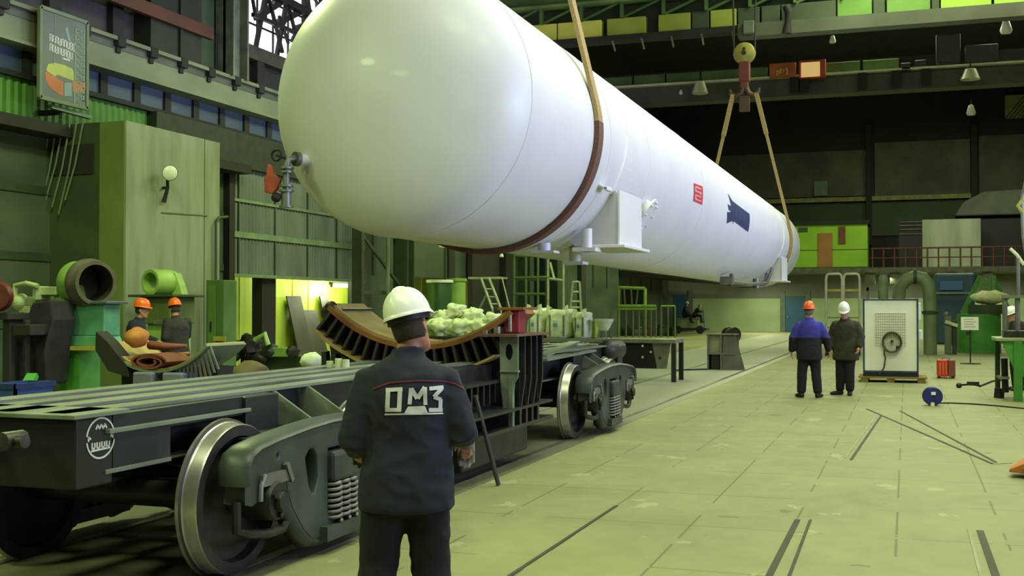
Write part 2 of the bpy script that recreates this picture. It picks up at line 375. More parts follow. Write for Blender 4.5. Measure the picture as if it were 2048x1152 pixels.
for i, (u0, u1, v0) in enumerate(((1347, 1376, 590), (1571, 1610, 593))):
    a = bk(u0, v0, u1, 666, YB-.06, .06)
    d = MB().span(*a[:4], 0, a[5]).build('door_%d' % (i+1), bd, bevel=.02); struct(d)
    MB().span(a[0]+.12, a[0]+.22, a[2]-.06, a[2], .95, 1.1).build('door_handle', M['steel'], d)
    fr = MB(); fr.span(a[0]-.35, a[0]-.02, YB-.14, YB-.06, 0, a[5]+.35).span(a[1]+.02, a[1]+.35, YB-.14, YB-.06, 0, a[5]+.35)
    fr.build('door_frame', mat('door frame grey', '#6a7466', '#5c6658', rough=.6), d)
# upper back wall: panel bays between posts, dark bands
pan = mat('mottled grey panels', '#575a4a', '#3e4136', rough=.8, scale=.5, detail=9)
for i, (u0, u1, v0, v1) in enumerate(((1440, 1733, 300, 400), (1750, 1940, 278, 398), (1958, 2060, 268, 395))):
    struct(MB().span(*bk(u0, v0, u1, v1, YB-.02, .12)).build('wall_back_panel_%d' % (i+1), pan))
lg = mat('yellowed ledge', '#8a8a4a', '#6f7038', rough=.7)
struct(MB().span(*bk(1440, 396, 1945, 402, YB-.1, .15)).build('trim_12', lg))
gr = mat('dark green wall band', '#35492a', '#293a21', rough=.75, scale=.6)
struct(MB().span(*bk(1440, 402, 1925, 478, YB-.02, .1)).build('wall_back_green_band', gr))
for i, u in enumerate((1741, 1951)):
    a = bk(u-8, 250, u+2, 490, YB-.2, .4); struct(MB().span(*a).build('pillar_%d' % (i+4), M['charcoal']))
struct(MB().span(XR, XR+.3, -8, YB, 0, 17).build('wall_right', mat('right wall paint', '#6d7568', '#5c6458', rough=.7, scale=.5)))
struct(MB().span(XW, XR, -8, YB, 17, 17.3).build('ceiling', mat('dark roof sheeting', '#2a2b27', '#1d1e1b', rough=.9)))
# balcony slab along the back wall
zs = at(1650, 536, y=74).z
bal = MB().span(at(1440, 540, y=74).x, XR, 74, YB-.3, zs-.32, zs)
for u in (1475, 1558, 1740, 1790, 1905, 1975): 
    x = at(u, 540, y=74.2).x; bal.span(x-.3, x+.3, 74.1, 74.7, zs-1.0 if u > 1700 else zs-.5, zs-.3)
struct(bal.build('floor_balcony', mat('balcony slab edge', '#4b5038', '#33372a', rough=.7)))
# shed roof in front of the far left corner (dark edge seen below the vessel)
sh = MB(); a, b_ = at(1165, 533, y=66), at(1392, 556, y=66)
sh.add([(a.x, 66, a.z), (b_.x, 66, b_.z), (b_.x+.3, 78, b_.z+.25), (a.x-1, 78, a.z+.3), (a.x, 66, a.z-.55), (b_.x, 66, b_.z-.06), (b_.x+.3, 78, b_.z-.2), (a.x-1, 78, a.z-.3)],
       [(0, 1, 2, 3), (7, 6, 5, 4), (0, 4, 5, 1), (1, 5, 6, 2), (2, 6, 7, 3), (3, 7, 4, 0)])
struct(sh.build('roof_shed', M['charcoal']))

# ------------------------------------------------------------------ light
wd = bpy.data.worlds.new('world'); sc.world = wd; wd.use_nodes = True
wd.node_tree.nodes['Background'].inputs[0].default_value = (.62, .8, .42, 1); wd.node_tree.nodes['Background'].inputs[1].default_value = .05
def area(name, loc, size, power, color, rot=(0, 0, 0), size_y=None, spread=pi):
    l = bpy.data.lights.new(name, 'AREA'); l.energy = power; l.color = color; l.shape = 'DISK' if size_y is None else 'RECTANGLE'
    l.size = size; l.spread = spread
    if size_y: l.size_y = size_y
    o = bpy.data.objects.new(name, l); COL.objects.link(o); o.location = loc; o.rotation_euler = rot; return o
LC = (.90, 1., .60)
LCS = {-10.5: (.78, 1., .40), -1.0: (.90, 1., .58), 5.0: (.95, 1., .68)}
for y, e in ((1, 760), (13, 760), (25, 700), (37, 640), (52, 700), (66, 800)):
    for x in (-10.5, -1.0, 5.0): e2 = 1.4 if x < -5 and y < 20 else 1.; area('hall_lamp_and_fill', (x, y, 14.2 if x > -5 else 8.4), 4.0 if x > -5 else 1.6, e*e2*(1.0 if x > -5 else .5), LCS[x])  # hall lamps; left row hung low to brighten the near tank end
area('daylight_window', (XR-.1, 20, 5.2), 4.5, 2150, (.54, .60, 1.), (0, pi/2+.16, 0), 34, 1.5)
for x in (-9, -1, 5): area('under_balcony_fill', (x, 76.3, 3.5), .3, 270, LC, (0, 0, 0), 5.0)  # added fill without fixtures, brightens the back wall below the balcony
area('hall_lamp_and_fill', (-8.5, -4.5, 8.6), 2.5, 520, (.80, 1., .45))  # extra fill behind the camera, added to brighten the near tank end
area('recess_lamp', (XW-.9, 32.5, 4.6), 1.0, 480, (.95, 1., .45), (0, 0, 0), 5.0)
# ================================================================== THE HANGING TANK
TX, TZ, TR, TY0, TY1 = -4.9, 3.82, 1.405, 10.8, 41.0
tank = thing('storage_tank', 'very long white cylindrical pressure vessel hanging in two slings above the track', 'tank', (TX, TY0, TZ))
prof = []
for i in range(13):
    a = pi/2*i/12; prof.append((max(TR*math.sin(a), .01), -.65*math.cos(a)))
prof += [(TR+.006, .0), (TR+.006, .05), (TR, .055), (TR, 3.0), (TR, 9), (TR, 16), (TR, 23), (TR, TY1-TY0-.055), (TR+.006, TY1-TY0-.05), (TR+.006, TY1-TY0)]
for i in range(1, 13):
    a = pi/2*i/12; prof.append((max(TR*math.cos(a), .01), TY1-TY0+.65*math.sin(a)))
MB().lathe(prof, (TX, TY0, TZ), (0, 1, 0), 96).build('vessel', M['tank'], tank, smooth='auto')
def cyl_hit(u, v, r=TR):
    D = (_F + _R*((u-1024)/F_PX) + _U*((576-v)/F_PX)).normalized()
    ox, oz = -TX, CAM_H-TZ; a = D.x**2+D.z**2; b = ox*D.x+oz*D.z; c = ox*ox+oz*oz-r*r
    t = (-b-math.sqrt(max(b*b-a*c, 0)))/a; p = _C+D*t
    return p.y, math.atan2(p.z-TZ, p.x-TX)
def on_tank(y, a, r=TR): return (TX+r*math.cos(a), y, TZ+r*math.sin(a))
def decal(mb, quad, n=8, r=TR+.004):
    """quad of photo points wrapped on the vessel's surface"""
    q = [cyl_hit(*p) for p in quad]; vs = []; fs = []
    for i in range(n+1):
        for j in range(n+1):
            s, t = i/n, j/n
            y = (1-s)*(1-t)*q[0][0]+s*(1-t)*q[1][0]+s*t*q[2][0]+(1-s)*t*q[3][0]
            a = (1-s)*(1-t)*q[0][1]+s*(1-t)*q[1][1]+s*t*q[2][1]+(1-s)*t*q[3][1]
            vs.append(on_tank(y, a, r))
    for i in range(n):
        for j in range(n): k = i*(n+1)+j; fs.append((k, k+n+1, k+n+2, k+1))
    return mb.add(vs, fs)
d = decal(MB(), [(1387, 366), (1405, 373), (1404, 410), (1386, 402)]).build('red_sign', mat('red sign film', '#c8333c', '#b92b35', rough=.5), tank, smooth=True)
d['label'] = 'red rectangular sign with pale lettering'
w = MB()
for k in range(4):
    a = 372+k*8.2
    decal(w, [(1389.5, a), (1402, a+4.8), (1402, a+7.4), (1389.5, a+2.6)], 2, TR+.007)
    if k < 3: decal(w, [((1389.5, 1399.5)[k % 2], a+3), ((1392, 1402)[k % 2], a+5.5), ((1392, 1402)[k % 2], a+11), ((1389.5, 1399.5)[k % 2], a+9.5)], 2, TR+.007)
w.build('lettering', mat('pale sign lettering', '#dba6a8', '#cf9598', rough=.5), d, smooth=True)
w = MB()
decal(w, [(1466, 403), (1499, 428), (1496, 464), (1464, 440)]); decal(w, [(1455, 387), (1458, 391), (1470, 412), (1461, 408)], 3); decal(w, [(1461, 398), (1468, 405), (1466, 448), (1460, 428)], 4)
decal(w, [(1454, 424), (1464, 424), (1464, 442), (1453, 447)], 3); decal(w, [(1455, 408), (1464, 414), (1464, 424), (1457, 420)], 3)
d = w.build('blue_emblem', mat('navy emblem film', '#232c58', '#1d2549', rough=.5), tank, smooth=True); d['label'] = 'navy blue emblem with a jagged edge'
w = MB()
for k in range(3):
    u = 1472+k*8.; v = 414+k*6
    decal(w, [(u, v+4), (u+1.2, v+5), (u+.2, v+20), (u-1., v+19)], 2, TR+.007)
w.build('lettering', mat('faint emblem lettering', '#39436f', rough=.5), d, smooth=True)
# saddles: pair of web plates, outer flange, base plate, doubler on the shell
def saddle(y0, y1, zr=2.51):
    for sx in (1, -1):
        zb = zr if sx > 0 else zr+.14
        xo = TX+sx*1.36
        s = MB()
        for y in (y0+.12, (y0+y1)/2, y1-.12):
            pts = [(xo, zb), (TX+sx*.75, zb)]
            for i in range(7):
                a = -math.radians(62)+math.radians(38)*i/6; pts.append((TX+sx*(TR-.01)*math.cos(a), TZ+(TR-.01)*math.sin(a)))
            pts.append((xo, TZ-.64)); s.prism(pts, 'y', y-.015, y+.015)
        s.add([(xo, y0, zb), (xo, y1, zb), (xo, y1, TZ-.6), (xo, y0, TZ-.6), (xo+.03*sx, y0, zb), (xo+.03*sx, y1, zb), (xo+.03*sx, y1, TZ-.6), (xo+.03*sx, y0, TZ-.6)],
              [(0, 1, 2, 3), (7, 6, 5, 4), (0, 4, 5, 1), (1, 5, 6, 2), (2, 6, 7, 3), (3, 7, 4, 0)])
        s.span(xo-.5*sx, xo+.12*sx, y0-.12, y1+.12, zb-.04, zb)
        # flange plate running up the shell
        R = []
        for i in range(10):
            a = -math.radians(27)+math.radians(45)*i/9; w_ = (y1-y0)/2*(1-.75*i/9); ym = (y0+y1)/2
            p = lambda r, yy: (TX+sx*r*math.cos(a), yy, TZ+r*math.sin(a))
            R.append([Vector(p(TR-.01, ym-w_)), Vector(p(TR-.01, ym+w_)), Vector(p(TR+.015, ym+w_)), Vector(p(TR+.015, ym-w_))])
        s.rings(R)
        s.build('saddle', M['tank'], tank, bevel=.006)
saddle(14.55, 15.85); saddle(35.2, 36.7)
for y in (14.0, 16.3, 34.5, 37.1, 21.0):
    dm = MB(); dm.lathe([(TR-.01, 0), (TR+.005, .0), (TR+.005, .05), (TR-.01, .05)], (TX, y, TZ), (0, 1, 0), 96, cap=False, close=True)
    dm.build('weld_band', M['tank'], tank, smooth='auto')
y, a = cyl_hit(1202, 372)
n = MB(); P0 = Vector(on_tank(y, a, TR-.02)); Nn = Vector((math.cos(a), 0, math.sin(a)))
n.bar(P0, P0+Nn*.14, .26, .03).bar(P0+Nn*.12+Vector((0, -.13, 0)), P0+Nn*.12+Vector((0, .13, 0)), .05, .05)
n.build('lifting_lug', M['tank'], tank, bevel=.008)
y, a = cyl_hit(1284, 424); P0 = Vector(on_tank(y, a, TR-.02)); Nn = Vector((math.cos(a), 0, math.sin(a)))
n = MB().cyl(P0, P0+Nn*.1, .2, 24).cyl(P0+Nn*.1, P0+Nn*.13, .26, 24)
for k in range(8): q = frame(Nn); c = P0+Nn*.13+q[0]*.22*math.cos(k*pi/4)+q[1]*.22*math.sin(k*pi/4); n.cyl(c, c+Nn*.03, .018, 8)
n.build('manhole', M['tank'], tank, smooth='auto')
n = MB().cyl((TX+.55, 13.95, TZ-TR+.1), (TX+.55, 13.95, TZ-TR-.02), .08).span(TX+.42, TX+.72, 13.8, 14.05, TZ-TR-.03, TZ-TR+.0)
n.build('bottom_nozzle', M['tank'], tank, smooth='auto'); n = MB()
n.span(TX+.85, TX+1.15, 14.2, 14.5, TZ-TR+.0, TZ-TR+.05).cyl((TX+1.0, 14.35, TZ-TR+.3), (TX+1.0, 14.35, TZ-TR), .07)
n.build('bottom_nozzle', M['tank'], tank, smooth='auto'); n = MB()
n.cyl((TX+.6, 15.2, TZ-TR+.1), (TX+.6, 15.2, TZ-TR-.1), .08).span(TX+.47, TX+.75, 15.05, 15.35, TZ-TR-.13, TZ-TR-.09)
n.build('bottom_nozzle', M['tank'], tank, smooth='auto')
n = MB()
n.tube([(TX+.75, 29, TZ-TR+.1), (TX+.75, 29.2, TZ-TR-.08), (TX+.8, 32, TZ-TR-.08), (TX+1.0, 34.6, TZ-TR-.0), (TX+1.1, 35.1, TZ-TR+.45)], .05)
n.tube([(TX+.3, 31.5, TZ-TR+.05), (TX+.4, 31.8, TZ-TR-.12), (TX+.9, 34.8, TZ-TR-.05), (TX+.95, 35., TZ-TR+.3)], .04)
n.span(TX+.5, TX+.8, 28.8, 29.2, TZ-TR-.14, TZ-TR+.05).cyl((TX+.85, 33.2, TZ-TR-.18), (TX+.85, 33.2, TZ-TR+.1), .09)
n.build('pipework', M['steel'], tank, smooth='auto')
# valve cluster on the near dished end
v0 = Vector((-5.80, 10.36, 3.20))
n = MB().cyl(v0+Vector((.05, .1, 0)), v0+Vector((-.02, -.06, 0)), .06, 16).build('nozzle', M['tank'], tank, smooth='auto')
v = MB()
v.cyl(v0+Vector((-.02, -.06, 0)), v0+Vector((-.04, -.10, 0)), .075, 16)
v.tube([v0+Vector((-.04, -.1, 0)), v0+Vector((-.07, -.17, -.01)), v0+Vector((-.09, -.18, -.08)), v0+Vector((-.09, -.18, -.34))], .035)
for dz in (-.09, -.13, -.27, -.32): v.cyl(v0+Vector((-.09, -.18, dz)), v0+Vector((-.09, -.18, dz-.022)), .075, 16)
v.cyl(v0+Vector((-.09, -.18, -.34)), v0+Vector((-.09, -.18, -.48)), .05, 14)
v.cyl(v0+Vector((-.09, -.18, -.48)), v0+Vector((-.09, -.18, -.50)), .07, 14)
v.build('valve_body', M['steel'], tank, smooth='auto')
v = MB()
v.tube([v0+Vector((-.19+.055*math.cos(t*pi/6), -.2, .03+.055*math.sin(t*pi/6))) for t in range(12)], .012, 8, close=True).cyl(v0+Vector((-.19, -.2, .03)), v0+Vector((-.07, -.17, -.01)), .015)
v.build('handwheel', M['black'], tank, smooth='auto'); v = MB().ball(v0+Vector((-.17, -.24, -.40)), .05).cyl(v0+Vector((-.17, -.24, -.4)), v0+Vector((-.09, -.18, -.36)), .02)
v.build('valve_cap', M['black'], tank, smooth='auto')
v = MB()
v.prism([(v0.x-.33, v0.z-.34), (v0.x-.24, v0.z-.36), (v0.x-.19, v0.z-.31), (v0.x-.15, v0.z-.22), (v0.x-.22, v0.z-.16), (v0.x-.26, v0.z-.07), (v0.x-.3, v0.z-.05), (v0.x-.31, v0.z-.15), (v0.x-.34, v0.z-.2)], 'y', v0.y-.2, v0.y-.15)
v.build('warning_tag', mat('red rag', '#b4573f', '#94402f', rough=.8, scale=9), tank, bevel=.01)

# ------------------------------------------------------------------ slings
def band(mb, pts, nrm, w, t):
    R = []
    for p, n in zip(pts, nrm):
        p = Vector(p); n = Vector(n)
        R.append([p+Vector((0, -w/2, 0)), p+Vector((0, w/2, 0)), p+Vector((0, w/2, 0))+n*t, p+Vector((0, -w/2, 0))+n*t])
    return mb.rings(R)
def tangent(qx, qz, side):
    dx, dz = qx-TX, qz-TZ; d = math.hypot(dx, dz); a = math.atan2(dz, dx); return a-side*math.acos(TR/d)
def sling(y, q, top, label, w, brown=None, t=.04, name='lifting_sling'):
    s = thing(name, label, 'sling', (TX, y, TZ-TR))
    aR = tangent(TX+q[0], q[1], 1); aL = tangent(TX-q[0], q[1], -1)
    arc = [aR-(aR-(aL-2*pi))*i/64 for i in range(65)]
    pts = [on_tank(y, a, TR+.008) for a in arc]; nr = [(math.cos(a), 0, math.sin(a)) for a in arc]
    if brown:
        c0, c1 = brown; m = MB()
        band(m, pts[c0:c1], nr[c0:c1], w*1.06, t*1.1); b = m.build('wear_sleeve', M['strapbrown'], s, smooth='auto'); b['label'] = 'brown protective sleeve'
        k0, k1 = c0+1, c1-1
    else: k0, k1 = 64, 64
    for sx, seq, nn in ((1, pts[:k0], nr[:k0]), (-1, pts[k1:][::-1], nr[k1:][::-1])):
        if not seq: seq, nn = [pts[-1]], [nr[-1]]
        P = [(TX+sx*q[0], y, q[1])] + seq; n0 = nn[0]
        m = MB(); band(m, P, [n0]+nn, w, t)
        m.build('webbing_leg', M['strap'], s, smooth='auto')
        # doubled sewn eye near the hook
        a = Vector(P[0]); b = a+(Vector(P[1])-a)*.3
        MB().bar(a+Vector(n0)*t*.5, b+Vector(n0)*t*.5, w*1.2, t*1.5, n0).build('sewn_eye', M['strap'], s)
    return s
q0 = at(1138, 0, y=13.3)
hz = at(1500, 188, y=37.4).z
# apex of the near sling: follow the leg upward until it is 0.3 m off the centre line
aT = tangent(q0.x, q0.z, 1); tp = Vector(on_tank(13.3, aT)); k = (TX+.30-tp.x)/(q0.x-tp.x); zap = tp.z+(q0.z-tp.z)*k
zap = min(zap, 11.0)
sling(13.3, (.30, zap), zap, 'tan webbing sling with brown sleeve round the near end of the white tank', .20, (3, 62), .05)
sling(37.4, (.33, hz), hz, 'pale webbing sling holding the far end of the white tank under the crane hook', .14, (12, 53), .085)
def hook(y, z, label):
    h = thing('hook_block', label, 'crane hook', (TX, y, z))
    m = MB()
    for sx in (1, -1): m.tube([(TX, y, z+.42), (TX+sx*.02, y, z+.25), (TX+sx*.12, y, z+.02), (TX+sx*.30, y, z-.05), (TX+sx*.45, y, z+.06), (TX+sx*.47, y, z+.2)], [.08, .1, .1, .09, .06, .03], 10)
    m.span(TX-.16, TX+.16, y-.1, y+.1, z-.55, z-.06) if y > 20 else None
    m.build('double_hook', mat('hook brown paint', '#4d3320', '#3b2617', rough=.55, scale=4), h, smooth='auto')
    m = MB().span(TX-.17, TX+.17, y-.14, y+.14, z+.4, z+1.05).span(TX-.12, TX+.12, y-.1, y+.1, z+.2, z+.45)
    m.build('cheek_plate', mat('cheek plate red brown', '#6a2c20', '#542218', rough=.5, scale=4), h, bevel=.03)
    m = MB().lathe([(.01, -.13), (.3, -.13), (.34, -.1), (.36, -.02), (.33, 0), (.36, .02), (.34, .1), (.3, .13), (.01, .13)], (TX, y, z+1.32), (0, 1, 0), 36)
    m.build('sheave', mat('sheave yellow', '#9a9440', '#7d7833', rough=.5, scale=5), h, smooth='auto')
    MB().cyl((TX, y-.16, z+1.32), (TX, y+.16, z+1.32), .07).cyl((TX, y-.15, z+1.45), (TX, y+.15, z+1.45), .05).build('axle', M['charcoal'], h, smooth='auto')
    m = MB()
    for sx in (-.33, .33):
        for dy in (-.06, .06): m.cyl((TX+sx, y+dy, z+1.32), (TX+sx*1.15, y+dy, z+4.5), .022, 6)
    m.build('wire_rope', M['charcoal'], h, smooth='auto')
    return h
hook(37.4, hz, 'crane hook block with a yellow sheave above the far sling')

# ------------------------------------------------------------------ overhead cranes
YC = 38.5
zt, zb_ = at(1112, 47, y=YC).z, at(1112, 80, y=YC).z
cr = thing('overhead_crane', 'overhead crane bridge with a row of panels coloured as lit yellow green, nearer of the two cranes', 'crane', (TX, YC, zb_))
g1 = mat('crane girder green', '#55753a', '#425c2e', rough=.6, scale=.7)
MB().span(XW+.6, XR-.6, YC+.3, YC+.9, zb_-.1, zt+1.9).build('girder', mat('crane girder dark', '#34402a', '#262f1f', rough=.7, scale=.6), cr)
pc = {'y': mat('crane panel lit yellow', '#e0e068', '#cfd052', rough=.5, scale=1), 'm': mat('crane panel half lit yellow', '#a9b24c', '#949d3e', rough=.5, scale=1), 'd': mat('crane panel slate', '#46543c', '#384631', rough=.6, scale=1),
      'g': mat('crane panel green', '#6f9a44', '#5f873a', rough=.5, scale=1), 'b': mat('crane panel lit green', '#a4d04a', '#93be40', rough=.5, scale=1)}  # uneven light along the bridge is put into these panel colours
for u0, u1, c in ((905, 1000, 'y'), (1003, 1113, 'y'), (1116, 1203, 'y'), (1214, 1291, 'm'), (1317, 1381, 'm'), (1384, 1418, 'd'), (1421, 1473, 'm'), (1476, 1519, 'd'), (1523, 1560, 'd'), (1563, 1672, 'd'),
                  (1675, 1744, 'g'), (1747, 1770, 'd'), (1774, 1861, 'g'), (1864, 1879, 'd'), (1882, 1983, 'b'), (1989, 2060, 'b')):
    x0, x1 = at(u0, 60, y=YC).x, at(u1, 60, y=YC).x
    MB().span(x0, x1, YC-.02, YC+.3, zb_, zt).build('side_panel', pc[c], cr, bevel=.02)
xm = at(1478, 60, y=YC).x
MB().span(XW+.6, xm, YC-.25, YC+.3, zb_-.22, zb_-.06).build('walkway', M['charcoal'], cr)
MB().span(XW+.27, XW+.62, YC-1.2, YC+2.2, 7.34, zb_-.12).build('end_truck', M['charcoal'], cr, bevel=.03)
m = MB()
for i in range(14):
    x = XW+1.4+1.02*i
    if x < xm: m.bar((x, YC-.2, zb_-.2), (x, YC+.2, zb_-.5), .05, .05)
m.build('walkway_bracket', M['greygreen'], cr)
MB().span(xm, XR-.6, YC-.3, YC+.3, zb_-.45, zb_-.02).build('lower_beam', mat('crane lower beam', '#5d6350', '#4b5141', rough=.6, scale=.7), cr)
MB().span(XW+.6, XR-.6, YC-.1, YC+.2, zt+.62, zt+2.2).build('upper_girder', g1, cr)
MB().span(XW+.6, XR-.6, YC-.25, YC+.2, zt+.52, zt+.62).build('girder_flange', mat('crane flange green', '#7d9a58', '#66824a', rough=.5, scale=1), cr)
m = MB()
for i in range(16):
    x = XW+1+1.45*i; m.bar((x, YC, zt), (x+1.4, YC, zt+.56), .06, .08); m.span(x-.05, x+.05, YC-.12, YC+.1, zt, zt+2.0)
m.build('lattice', g1, cr)
m = MB().span(at(1490, 55, y=YC).x, at(1512, 55, y=YC).x, YC-.5, YC-.2, at(1500, 73, y=YC).z, at(1500, 48, y=YC).z)
m.build('trolley_box', M['greygreen'], cr, bevel=.03)
m = MB(); p = at(1572, 12, y=YC-.3); m.tube([p, p+Vector((.1, 0, -.25)), p+Vector((.06, 0, -.5)), p+Vector((.02, 0, -.9))], [.12, .14, .1, .16]); m.build('lamp_arm', M['charcoal'], cr, smooth='auto')
YD = 50.0
za, zc = at(1300, 171, y=YD).z, at(1300, 150, y=YD).z
c2 = thing('overhead_crane', 'dim green overhead crane bridge with a white lower edge, farther of the two cranes', 'crane', (0, YD, za))
MB().span(XW+.6, XR-.6, YD+.1, YD+1.2, za-.1, zc+.1).build('girder', M['charcoal'], c2)
for u0, u1 in ((1150, 1265), (1268, 1330), (1333, 1400), (1403, 1480), (1483, 1535), (1652, 1720), (1726, 1798)):
    MB().span(at(u0, 150, y=YD).x, at(u1, 150, y=YD).x, YD-.05, YD+.1, za, zc).build('side_panel', mat('crane two green panel', '#56743a', '#46602f', rough=.6, scale=1), c2, bevel=.02)
MB().span(XW+.27, XW+.62, YD-1.0, YD+2.2, 7.34, za-.1).build('end_truck', M['charcoal'], c2, bevel=.03)
for u0, u1, v0, v1 in ((1802, 1822, 128, 143), (1830, 1853, 122, 138), (1872, 1920, 70, 130), (1930, 1995, 90, 130)):
    MB().span(*bk(u0, v0, u1, v1, YD-.1, .3)).build('control_box', M['darkiron'], c2, bevel=.03)
MB().span(XW+.6, XR-.6, YD-.4, YD+.1, za-.09, za-.01).build('white_edge', mat('crane two pale edge', '#d4dcb8', '#b9c49c', rough=.5, scale=2), c2)
MB().span(XW+.6, XR-.6, YD-.1, YD+.8, za-.85, za-.09).build('lower_beam', mat('crane two lower beam', '#4c5145', '#3b4037', rough=.7, scale=.7), c2)
for u in (1590, 1610, 1725, 1792, 1852): x = at(u, 165, y=YD).x; MB().span(x-.18, x+.18, YD-.35, YD, za-.75, za-.1).build('hanger', M['charcoal'], c2)
def tagsign(nm, lab, a, m1, m2, letters):
    t = MB().span(*a).build(nm, m1, bevel=.02); tag(t, lab, 'sign')
    if letters:
        w = MB(); x0, x1, y0, y1, z0, z1 = a; W = x1-x0; H = z1-z0; s = .05
        y = y0-.012
        # the characters No 1
        w.bar((x0+W*.30, y, z0+H*.15), (x0+W*.30, y, z0+H*.62), .02, s); w.bar((x0+W*.30, y, z0+H*.62), (x0+W*.42, y, z0+H*.15), .02, s); w.bar((x0+W*.42, y, z0+H*.15), (x0+W*.42, y, z0+H*.62), .02, s)
        w.tube([(x0+W*.50+.06*math.cos(k*pi/5), y, z0+H*.45+.08*math.sin(k*pi/5)) for k in range(10)], .014, 6, close=True)
        w.bar((x0+W*.68, y, z0+H*.15), (x0+W*.68, y, z0+H*.65), .02, s); w.bar((x0+W*.68, y, z0+H*.65), (x0+W*.61, y, z0+H*.5), .02, s)
        w.build('lettering', m2, t)
    return t
tagsign('crane_number_sign', 'brown orange board with pale number hanging on the far crane', bk(1540, 126, 1592, 158, YD-.3, .2), M['orange'], mat('sign pale number', '#c9b060', rough=.6), True)
t = tagsign('crane_light_box', 'red box with a lit cream front on the far crane, beside the orange number board', bk(1599, 121, 1652, 160, YD-.3, .3), mat('red light box', '#b4422c', '#963521', rough=.4), None, False)
a = bk(1602, 123, 1640, 155, YD-.6, .02); MB().span(*a).build('lit_panel', emit('cream lit panel', '#f0c880', .45), t, bevel=.01)
def bell(u, v0, v1, w, y, lab, grp):
    p0, p1 = at(u, v0, y=y), at(u, v1, y=y); r = w/2*(p0.y*1.03)/F_PX; h = p0.z-p1.z
    t = thing('hanging_lamp', lab, 'lamp', p1, grp)
    MB().lathe([(.03, h*1.1), (r*.55, h), (r*.6, h*.9), (r, .0), (r*.94, 0.0), (r*.5, h*.85), (.02, h*.9)], p1, (0, 0, 1), 24, cap=False).build('shade', mat('lamp shade pale', '#c9d2a8', '#b6bf96', rough=.4), t, smooth='auto')
    MB().cyl(p1+Vector((0, 0, h)), p1+Vector((0, 0, h*1.5)), .03, 8).build('stem', M['charcoal'], t)
    MB().ball(p1+Vector((0, 0, h*.35)), r*.3).build('bulb', M['white'], t, smooth=True)
bell(1400, 164, 187, 32, YD-.85, 'pale bell lamp hanging under the far crane, left of the hook', 'crane lamps')
bell(1941, 138, 159, 34, YD-.85, 'pale bell lamp hanging under the far crane at its right end', 'crane lamps')
for i, (u, v, w, lab) in enumerate(((1665, 80, 13, 'small white lamp just under the near crane, right of the hook'), (1362, 185, 8, 'tiny white lamp under the far crane, left of the bell lamp'), (1942, 222, 17, 'small dim lamp against the dark wall under the right bell lamp'), (2012, 56, 22, 'small dim lamp under the near crane at the far right'))):
    p = at(u, v, y=YD-1.2); r = w/2*p.y/F_PX
    t = thing('small_lamp', lab, 'lamp', p); MB().lathe([(.02, r*1.5), (r*.5, r*1.2), (r, -r*.4), (r*.8, -r*.9), (.01, -r)], p, (0, 0, 1), 16).build('globe', M['white'], t, smooth='auto'); MB().cyl(p+Vector((0, 0, r)), p+Vector((0, 0, r*2.4)), .03, 6).build('stem', M['charcoal'], t)
# ================================================================== WAGON
WX = -4.9
wag = thing('flat_wagon', 'dark railway wagon underframe on wheels with a curved tank cradle', 'rail wagon', (WX, 11.3, 0))
Y0, Y1 = 5.0, 17.5
for k, dx in enumerate((.52, .16, -.16, -.52)):
    x = WX+dx
    s = MB().span(x-.012, x+.012, Y0+.2, Y1-.2, .80, 1.10)
    s.span(x-.1, x+.1, Y0+.2, Y1-.2, .775, .80)
    o = s.build('sill', M['frame'], wag, bevel=.004)
    MB().span(x-.085, x+.085, Y0+.1, Y1-.1, 1.10, 1.125).build('top_flange', M['flange'], o, bevel=.004)
side = MB().span(WX+.53, WX+.70, Y0+.37, 5.9, .80, 1.10).span(WX+.53, WX+.69, 5.9, 6.75, .98, 1.10)
side.build('side_plate', M['frame'], wag)
l = MB(); l.span(WX+.7, WX+.735, Y0+.3, 6.75, 1.0, 1.025).span(WX+.6, WX+.71, Y0+.3, 5.9, .775, .80).span(WX+.53, WX+.62, Y0+.2, 17, .77, .79)
l.build('ledge', M['flange'], wag, bevel=.003)
for a in (Y0+.07, Y1-.22):
    h = MB().span(WX-.85, WX+.70, a, a+.3, .72, 1.1).build('headstock', M['frame'], wag, bevel=.012)
    MB().span(WX-.87, WX+.72, a-.04, a+.42, 1.1, 1.125).build('top_flange', M['flange'], h, bevel=.004)
c = MB(); c.span(WX-.2, WX+.2, Y0-.75, Y0, .82, 1.02).span(WX-.28, WX+.28, Y0-1.05, Y0-.7, .78, 1.1).build('coupler', M['darkiron'], wag, bevel=.03)
hs = MB(); hs.tube([(WX+.30, Y0-.1, .98), (WX+.34, Y0-.3, .99), (WX+.36, Y0-.36, .9), (WX+.3, Y0-.4, .6), (WX+.2, Y0-.42, .5)], .03)
hs.cyl((WX+.3, Y0-.12, .98), (WX+.55, Y0-.14, 1.0), .035).cyl((WX+.45, Y0-.2, 1.0), (WX+.45, Y0-.05, 1.0), .05)
hs.build('brake_hose', mat('hose fitting iron', '#4c4d44', '#2c2d27', rough=.4, metal=.3, scale=9), wag, smooth='auto')
